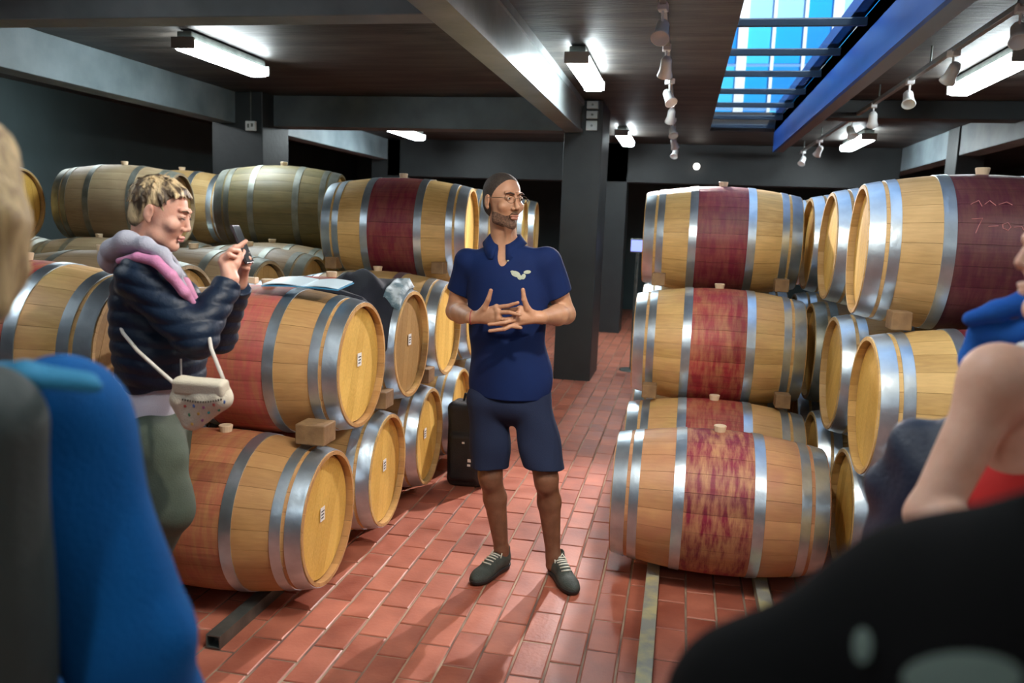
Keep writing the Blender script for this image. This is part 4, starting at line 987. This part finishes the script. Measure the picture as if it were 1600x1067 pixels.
for i, (px, py) in enumerate(((289, 634), (296, 648), (303, 634), (310, 646), (318, 636), (326, 644), (334, 632), (342, 640), (350, 628), (300, 662), (316, 656))):
    p_ = on_surface(bag, px, py, bo)
    if p_: b = MB(); bmesh.ops.create_uvsphere(b.bm, u_segments=8, v_segments=5, radius=.0052); d_ = b.build('pattern_dot', mat('dot %d' % (i % 6), cols[i % 6], .7), t, True); d_.location = p_; d_.scale = (1, .3, 1.2)
k = MB()
for i in range(16):
    p_ = on_surface(bag, 286 + i * 4.0, 624 + 4 * math.sin(i / 15 * PI), bo)
    if p_: k.box((p_.x - .002, p_.y - .003, p_.z - .003), (p_.x + .002, p_.y, p_.z + .003))
q = k.build('stitching', mat('dark stitch', (.1, .08, .06), .8), t); q['kind'] = 'stuff'
st = [P(176, 468, 2.50), P(181, 488, 2.38), P(192, 520, 2.29), P(215, 548, 2.275), P(248, 578, 2.255), P(278, 604, 2.215)]
MB().tube([p_ - bo for p_ in st], .006, 8).build('strap', mat('strap canvas', (.6, .56, .5), .8), t, True)
MB().tube([P(322, 490, 2.42) - bo, P(325, 516, 2.34) - bo, P(330, 545, 2.27) - bo, P(342, 575, 2.24) - bo, P(352, 600, 2.225) - bo], .006, 8).build('strap', mat('strap canvas', (.6, .56, .5), .8), t, True)

# ================================================================== generic clothed figure for the near, half-seen people
def figure(label, O, hc, hR, sh, el, wr, hip, knee, ank, skinm, top, topm, pants, hair, tr=.12, armsk=False, sleeve=.075, fold=.004, h=.006, toe=(0, -.2), sleevecut=1.0, armr=1.0, neckcut=-.135, name_top='jacket', hairlen=.12, toprad=1.0, sleeveless=False):
    O = np.array(O); pr = person(label, O)
    nb_ = (sh[0] + sh[1]) / 2 + np.array([0, 0, .045])
    f = Field(hc - [.2, .2, .32], hc + [.2, .2, .18], .004); head_field(f, hc, hR, 1.0, True); f.cone(nb_ + [0, 0, -.06], hc + hR @ [0, .03, -.06], .058, .052, .02); m1 = f.mesh('body', O)
    allp = np.array(list(sh) + list(el) + list(wr)); f = Field(allp.min(0) - .2, allp.max(0) + .2, .0042)
    for S_, E_, W_ in zip(sh, el, wr):
        f.cone(S_, E_, .053 * armr, .042 * armr, .03).cone(E_, E_ + (W_ - E_) * .3, .042 * armr, .041 * armr, .02).cone(E_ + (W_ - E_) * .3, W_, .041, .025, .02)
        d = (W_ - E_) / np.linalg.norm(W_ - E_); u = np.cross(d, [0, 0, 1.0]); u /= np.linalg.norm(u) + 1e-9
        for i_ in range(4):
            k_ = W_ + d * .085 + u * (.011 * (i_ * 2 - 3)); f.cone(W_, k_, .02, .012, .012); f.cone(k_, k_ + d * (.035 + .004 * (i_ % 3)) + [0, 0, -.01], .0095, .008, .003).cone(k_ + d * .035 + [0, 0, -.01], k_ + d * (.06 + .005 * (i_ % 3)) + [0, 0, -.03], .008, .007, .002)
        f.cone(W_ + d * .02, W_ + d * .06 + u * .045, .014, .009, .008)
    f.cone(sh[0], sh[1], .055 * armr, .055 * armr, .05); f.ell((sh[0] + sh[1]) / 2 + [0, 0, -.12], (.15, tr * .8, .17), .06, R=rotz(math.atan2((sh[1] - sh[0])[1], (sh[1] - sh[0])[0]))); m2 = f.mesh('body', O)
    lo = np.array(list(hip) + list(ank)); f = Field(lo.min(0) - [.2, .2, .05], lo.max(0) + [.2, .2, .5], .009)
    for a, b, c_ in zip(hip, knee, ank): f.cone(a, b, .08, .055, .03).cone(b, c_, .052, .036, .02)
    f.cone((hip[0] + hip[1]) / 2, nb_ + [0, 0, -.30], .09, .09, .05); m3 = f.mesh('body', O)
    joined('body', [m1, m2, m3], [skinm], pr)
    f = Field(np.minimum(allp.min(0), hip[0]) - .22, allp.max(0) + .2, h)
    ang = rotz(math.atan2((sh[1] - sh[0])[1], (sh[1] - sh[0])[0])); mid = (sh[0] + sh[1]) / 2; hm = (hip[0] + hip[1]) / 2
    if not sleeveless:
        f.ell(mid + [0, 0, -.14], (.20, tr + .01, .2), .05, R=ang).ell((mid + hm) / 2 + [0, 0, -.02], (.18, tr + .01, .24), .06, R=ang).ell(hm + [0, 0, .08], (.19, tr + .015, .16), .05, R=ang)
        f.cone(sh[0], nb_ + [0, 0, -.03], .066 * toprad, .062, .05).cone(sh[1], nb_ + [0, 0, -.03], .066 * toprad, .062, .05)
        for S_, E_, W_ in zip(sh, el, wr): f.cone(S_, E_, sleeve, sleeve * .92, .03).cone(E_, E_ + (W_ - E_) * .95, sleeve * .92, sleeve * .62, .02)
        f.cone(nb_ + [0, 0, .02], nb_ + [0, 0, .2], .06, .07, .01, sub=True)
    else:
        f.ell(mid + [0, 0, -.22], (.165, tr, .17), .04, R=ang).ell((mid + hm) / 2 + [0, 0, -.04], (.155, tr, .22), .06, R=ang).ell(hm + [0, 0, .08], (.17, tr, .16), .05, R=ang); f.cut(mid + [0, 0, neckcut], (0, 0, 1))
    f.folds(fold, .7, 5); f.cut(hm + [0, 0, -.03], (0, 0, -1)); tp = link(name_top, f.mesh(name_top, O), topm, pr)
    f = Field(lo.min(0) - [.2, .2, .0], lo.max(0) + [.2, .2, .12], .009)
    f.ell(hm + [0, 0, .0], (.175, tr + .002, .13), .03, R=ang)
    for a, b, c_ in zip(hip, knee, ank): f.cone(a, b, .098, .07, .03).cone(b, c_, .07, .055, .02)
    f.folds(.005, .7, 9); link('trousers', f.mesh('trousers', O), pants, pr)
    f = Field(hc - .24, hc + .2, .005)
    f.ell(hc + hR @ [0, .02, .042], (.086, .106, .092), .01, R=hR).ell(hc + hR @ [0, .05, -.03], (.08, .07, .09), .03, R=hR)
    if hairlen > .14:
        for q in (-1, 0, 1): f.cone(hc + hR @ [q * .05, .06 - abs(q) * .02, 0], hc + hR @ [q * .065, .07, -hairlen], .05, .03, .03)
    f.cut(hc + hR @ [0, -.05, .05], hR @ [0, -.92, -.5]); f.wave(lambda x, y, z: .002 * np.sin(x * 400 + 20 * np.sin(z * 9)) + 0 * y + 0 * z)
    link('hair', f.mesh('hair', O), hair, pr)
    for a in ank: shoe((a[0] - toe[0] * .25, a[1] - toe[1] * .25), (a[0] + toe[0] * .95, a[1] + toe[1] * .95), pr, O, M_SOLE, M_SOLE, None)
    return pr, tp
A = np.array
M_DENIM = mat('bright blue denim', (.0, .07, .24), .85, 0, ((.0, .125, .40), 6, .3, .7), .35, 260, stretch=(1, 1, .5), spec=.25)
M_JEAN = mat('dark jeans', (.02, .03, .06), .85)
M_SAND = mat('long sandy blond hair', (.30, .17, .06), .5, 0, ((.72, .50, .22), 40, .35, .65), .4, 120, stretch=(3, 3, .3))
# person in denim at the left edge, back to the lens
s1, s0 = P(78, 668, .86), P(-330, 660, .86)
hcd = P(-112, 372, .84)
dn, dtop = figure('blurred person in a blue denim jacket seen from behind at the left edge', (-.95, .84, 0), hcd, rotz(math.radians(192)),
    [s0, s1], [s0 + [-.06, .0, -.27], P(208, 1010, .84)], [s0 + [-.02, .14, -.46], P(285, 1330, .88)],
    [A([-1.06, .86, .88]), A([-.86, .86, .88])], [A([-1.06, .84, .48]), A([-.85, .84, .48])], [A([-1.06, .88, .09]), A([-.85, .88, .09])],
    M_SKR, None, M_DENIM, M_JEAN, M_SAND, sleeve=.078, fold=.012, h=.005, toe=(0, .2), name_top='denim_jacket', hairlen=.2)
f = Field(P(-120, 640, .86) - .15, P(170, 600, .80) + .12, .004)
f.chain([P(-60, 578, .78), P(40, 580, .78), P(140, 594, .80)], [.010, .011, .009], .01).chain([P(-60, 594, .765), P(40, 594, .765), P(150, 604, .79)], [.008, .008, .007], .016)
link('shoulder_yoke', f.mesh('shoulder_yoke', A([-.95, .84, 0])), mat('pale blue denim', (.02, .22, .42), .8, 0, ((.05, .32, .52), 9, .3, .7), .3, 200), dtop)
for i, (a, b) in enumerate((((92, 625), (130, 660)), ((102, 622), (140, 655)))):
    pass
bo = P(-135, 905, .70)
f = Field(P(20, 350, .84) - .2, P(20, 350, .84) + .2, .004); f.chain([P(-28, 290, .86), P(-8, 350, .84), P(-2, 420, .83), P(-8, 480, .82)], [.03, .032, .028, .016], .02).chain([P(-60, 250, .84), P(-40, 350, .80), P(-30, 470, .78)], [.06, .05, .03], .02); f.wave(lambda x, y, z: .002 * np.sin(x * 420 + 9 * np.sin(z * 11)) + 0 * y)
link('hair', f.mesh('hair', A([-.95, .84, 0])), M_SAND, dn)
t = thing('backpack', 'dark green backpack worn by the person in denim, at the left edge', 'backpack', bo)
f = Field(bo - [.3, .25, .34], bo + [.3, .25, .34], .006); f.box(bo, (.15, .08, .24), .07, .02); f.box(bo + [0, -.07, -.08], (.11, .04, .11), .035, .02); f.folds(.004, .6, 2)
M_BPK = mat('dark green nylon', (.022, .032, .028), .7, 0, ((.035, .048, .042), 6, .3, .7), .2, 160)
link('main_pocket', f.mesh('main_pocket', bo), M_BPK, t)
f = Field(bo - .4, bo + .6, .006); f.chain([P(-40, 760, .70), P(-12, 660, .72), P(0, 622, .78), P(20, 605, .84), P(20, 640, .93)], [.022, .024, .022, .02, .02], .01); link('shoulder_strap', f.mesh('shoulder_strap', bo), M_BPK, t)

# woman in red at the right edge
s0, s1 = P(1560, 592, 1.40), P(1720, 580, 1.66)
hcr = P(1706, 390, 1.47)
M_RED = mat('red jersey', (.62, .02, .02), .8, 0, ((.72, .035, .03), 6, .3, .7), .2, 300)
rw, rtop = figure('woman in a red sleeveless top with a bare shoulder at the right edge', (.64, 1.5, 0), hcr, rotz(math.radians(-82)),
    [s0, s1], [P(1453, 806, 1.36), s1 + [.0, .06, -.27]], [P(1590, 905, 1.22), s1 + [-.18, .05, -.36]],
    [A([.66, 1.42, .88]), A([.68, 1.60, .88])], [A([.62, 1.42, .48]), A([.66, 1.6, .48])], [A([.64, 1.42, .09]), A([.68, 1.6, .09])],
    M_SKR, None, M_RED, M_JEAN, mat('brown hair', (.08, .045, .02), .5, 0, ((.16, .09, .045), 30, .3, .7)), tr=.10, toe=(-.2, 0), name_top='tank_top', sleeveless=True, armr=.84, neckcut=-.09)
M_STRAP = mat('white strap', (.75, .74, .72), .8); fd = A([-(s1 - s0)[1], (s1 - s0)[0], 0]); fd = fd / np.linalg.norm(fd)
for u in (.20, .80):
    q_ = s0 + (s1 - s0) * u
    f = Field(q_ - .22, q_ + .18, .004); f.chain([q_ + fd * .10 + A([0, 0, -.13]), q_ + fd * .088 + A([0, 0, -.07]), q_ + fd * .05 + A([0, 0, .022]), q_ + A([0, 0, .047]), q_ - fd * .05 + A([0, 0, .022]), q_ - fd * .088 + A([0, 0, -.07]), q_ - fd * .10 + A([0, 0, -.13])], [.010] * 7, .01)
    link('top_strap', f.mesh('top_strap', A([.64, 1.5, 0])), M_STRAP, rtop)
# clothes with her
M_FLC = mat('royal blue fleece', (.005, .09, .42), .9, 0, ((.01, .14, .55), 8, .3, .7), .3, 200)
bo = P(1575, 530, 1.75); f = Field(bo - .25, bo + .25, .004)
f.chain([P(1518, 500, 1.74), P(1560, 488, 1.72), P(1610, 470, 1.70), P(1660, 478, 1.66)], [.014, .02, .024, .03], .012).chain([P(1522, 520, 1.75), P(1520, 560, 1.76), P(1522, 600, 1.76)], [.014, .02, .022], .012).chain([P(1540, 520, 1.75), P(1590, 520, 1.72), P(1640, 510, 1.68)], [.022, .026, .03], .015).chain([P(1548, 560, 1.76), P(1590, 560, 1.72), P(1640, 560, 1.66)], [.024, .028, .03], .012).chain([P(1560, 600, 1.74), P(1640, 610, 1.68)], [.024, .03], .02)
f.folds(.006, 1.2, 3)
o = link('fleece_jacket', f.mesh('fleece_jacket', bo), M_FLC); o.location = bo; tag(o, 'royal blue fleece bunched over the far shoulder of the woman in red', 'jacket')
bo = P(1420, 780, 1.5); f = Field(bo - .42, bo + .42, .005)
f.chain([P(1500, 690, 1.52), P(1440, 705, 1.55), P(1405, 760, 1.58), P(1385, 840, 1.6), P(1370, 960, 1.6)], [.05, .05, .05, .045, .06], .03).chain([P(1470, 740, 1.5), P(1430, 850, 1.55), P(1430, 980, 1.55)], [.05, .06, .07], .03); f.folds(.007, .9, 7)
o = link('navy_jacket', f.mesh('navy_jacket', bo), mat('dark navy nylon', (.008, .014, .035), .5, 0, ((.016, .028, .06), 8, .3, .7), .3, 120)); o.location = bo; tag(o, 'dark navy jacket hanging over the arm of the woman in red', 'jacket')

# person in black, right in front of the lens at bottom right
M_BLK = mat('black padded nylon', (.003, .003, .0032), .95, spec=.12)
s0, s1 = P(1500, 1025, .56), P(2250, 985, .40)
bk, btop = figure('blurred person in a black jacket right before the lens at bottom right', (.42, .42, 0), P(1930, 560, .52), rotz(math.radians(160)),
    [s0 + [.0, 0, 0], s1], [P(1215, 1150, .56), s1 + [.02, 0, -.28]], [P(1330, 1700, .60), s1 + [0, .1, -.45]],
    [A([.34, .46, .80]), A([.52, .40, .80])], [A([.34, .46, .45]), A([.52, .40, .45])], [A([.34, .48, .09]), A([.52, .42, .09])],
    M_SKR, None, M_BLK, M_SOLE, M_DARKH, sleeve=.085, h=.006, toe=(0, .2), name_top='padded_jacket')
M_PATCH = mat('grey-green patch', (.10, .14, .12), .7)  # plain grey-green colour for the ovals on the black jacket
bpy.context.view_layer.update()
ob = A([.42, .42, 0])
for (ex, ey, ra, rb) in ((1500, 1062, 95, 40), (1345, 1012, 15, 28)):
    em = MB(); ring = []
    for t_ in np.linspace(0, 2 * PI, 19)[:-1]:
        p_ = on_surface(btop, ex + ra * math.cos(t_), ey + rb * math.sin(t_), ob)
        if p_: ring.append(em.bm.verts.new(p_ + Vector((0, -.003, .003))))
    p_ = on_surface(btop, ex, ey, ob)
    if p_ and len(ring) > 5:
        cv = em.bm.verts.new(p_ + Vector((0, -.004, .004)))
        for a, b in zip(ring, ring[1:] + ring[:1]): em.bm.faces.new((a, b, cv))
    em.build('patch', M_PATCH, btop)

# ------------------------------------------------------------------ things lying on and beside the barrels
def drape(name, x0, x1, y0, y1, stack, m, label, cat, th=.02, amp=.01, seed=1, nx=40, ny=40, skew=0.0, edge=None):
    rs = np.random.RandomState(seed); ph = rs.uniform(0, 6, 6)
    V, F = [], []
    for i in range(nx + 1):
        for j in range(ny + 1):
            u, v_ = i / nx, j / ny; y = y0 + (y1 - y0) * v_; x = x0 + (x1 - x0) * u + skew * v_
            zz = max(c[2] + math.sqrt(max(1e-4, (prof(max(-.47, min(.47, x - c[0]))) + .005) ** 2 - (y - c[1]) ** 2)) if abs(y - c[1]) < .33 else c[2] for c in stack)
            e = min(1, min(u, 1 - u, v_, 1 - v_) * 7)
            zz += th * (.35 + .65 * e) + amp * e * (math.sin(x * 31 + ph[0] + 3 * math.sin(y * 9)) + math.sin(y * 27 + ph[1] + 2 * math.sin(x * 12)) + .6 * math.sin((x + y) * 50 + ph[2]))
            V.append((x, y, zz))
    for i in range(nx):
        for j in range(ny): a = i * (ny + 1) + j; F.append((a, a + ny + 1, a + ny + 2, a + 1))
    me = bpy.data.meshes.new(name); me.from_pydata(V, [], F); me.shade_smooth()
    o = link(name, me, m); md = o.modifiers.new('solid', 'SOLIDIFY'); md.thickness = th * .8; md.offset = -1
    return tag(o, label, cat)
LM = [(XL, y, .99) for y in YM]
drape('dark_jacket', -1.80, -1.43, 3.56, 4.30, LM, mat('black navy wool', (.006, .008, .016), .8, 0, ((.012, .015, .028), 10, .3, .7), .3, 200), 'dark jacket thrown over the middle-row barrels left of the man', 'jacket', .035, .010, 3)
drape('cloth_sleeve', -1.50, -1.40, 3.98, 4.22, LM, mat('pale printed cloth', (.12, .2, .24), .8, 0, ((.6, .7, .75), 16, .42, .58)), 'pale patterned cloth sticking out of the dark jacket on the barrels', 'cloth', .05, .006, 5, 14, 18)
bk_ = thing('booklet', 'open blue and white booklet lying on the rosy barrel beside the dark jacket', 'booklet', (-1.63, 3.42, 1.345))
def page(name, x0, x1, y0, y1, z0, m, parent, cv=.02, seed=0, tilt=0):
    V, F = [], []; n = 12
    for k in (0, 1):
        for i in range(n + 1):
            for j in (0, 1):
                u = i / n; x = x0 + (x1 - x0) * u; y = y0 + (y1 - y0) * j; V.append((x, y, z0 + cv * math.sin(u * PI * 1.0 + seed) + tilt * j - .004 * k))
    for i in range(n):
        a = i * 2; F.append((a, a + 1, a + 3, a + 2)); b = a + 2 * (n + 1); F.append((b, b + 2, b + 3, b + 1)); F.append((a, a + 2, b + 2, b)); F.append((a + 1, b + 1, b + 3, a + 3))
    F += [(0, 2 * (n + 1), 2 * (n + 1) + 1, 1), (2 * n, 2 * n + 1, 4 * n + 3, 4 * n + 2)]
    me = bpy.data.meshes.new(name); me.from_pydata(V, [], F); me.shade_flat(); return link(name, me, m, parent)
M_BKB = mat('blue booklet cover', (.05, .25, .45), .4); M_BKW = mat('pale blue page', (.62, .78, .88), .35)
page('cover', -.17, .19, -.12, .06, .0, M_BKB, bk_, .006, 0, .02); page('page', -.165, .02, -.115, .055, .008, M_BKW, bk_, .008, 0, .02); page('page', .02, .185, -.115, .055, .006, M_BKW, bk_, .008, 0, .02)
pq = page('photo_print', -.10, .0, .0, .05, .018, mat('brown print', (.3, .17, .15), .4), bk_, .006, 0, .01)
# small pale block near the booklet
o = MB().box((-.035, -.02, 0), (.035, .02, .03), .004).build('wooden_wedge', M_BUNG); o.location = (-2.02, 3.60, 1.325); tag(o, 'small pale wooden wedge left of the booklet', 'wedge', 'wooden wedges between the barrels')
# black bag on the floor
bo = A([-1.25, 4.92, 0]); t = thing('black_backpack', 'tall black bag standing on the floor behind the man against the barrels', 'bag', bo)
f = Field(bo - [.25, .22, .05], bo + [.25, .22, .75], .005); f.box(bo + [0, 0, .27], (.125, .10, .27), .05, .02); f.box(bo + [0, -.09, .2], (.1, .04, .15), .03, .02); f.folds(.004, .7, 3)
bb = link('main_pocket', f.mesh('main_pocket', bo), mat('black nylon', (.006, .007, .009), .6, 0, ((.012, .014, .018), 9, .3, .7), .3, 120), t)
f = Field(bo - [.1, .12, -.45], bo + [.1, .12, .68], .004); f.chain([bo + [-.04, 0, .53], bo + [-.03, 0, .58], bo + [.03, 0, .58], bo + [.04, 0, .53]], [.008] * 4, .005); link('handle', f.mesh('handle', bo), M_SOLE, t)
for (a, b, w2) in ((.0, .30, .008), (.045, .19, .014), (.04, .16, .01)): MB().box((a - w2, -.1385, b - w2 * .7), (a + w2, -.134, b + w2 * .7), .001).build('print_mark', M_PAPER, t)
# small things far down the aisle
t = thing('lit_screen', 'small bluish lit screen far down the aisle left of the right stack', 'screen', (-.50, 9.6, 1.46)); MB().box((-.09, -.02, -.08), (.09, .02, .08), .006).build('screen_case', M_STEEL, t)
MB().box((-.08, -.024, -.065), (.08, -.021, .065)).build('screen_face', mat('blue screen glow', (.2, .3, .9), .4, emit=(.35, .42, 1), es=1.2), t)
MB().tube([(0, 0, -.08), (0, 0, -1.44)], .02, 8).build('stand', M_STEEL, t); MB().lathe([(-1.46, .14), (-1.44, .13)], 20).build('base', M_STEEL, t)
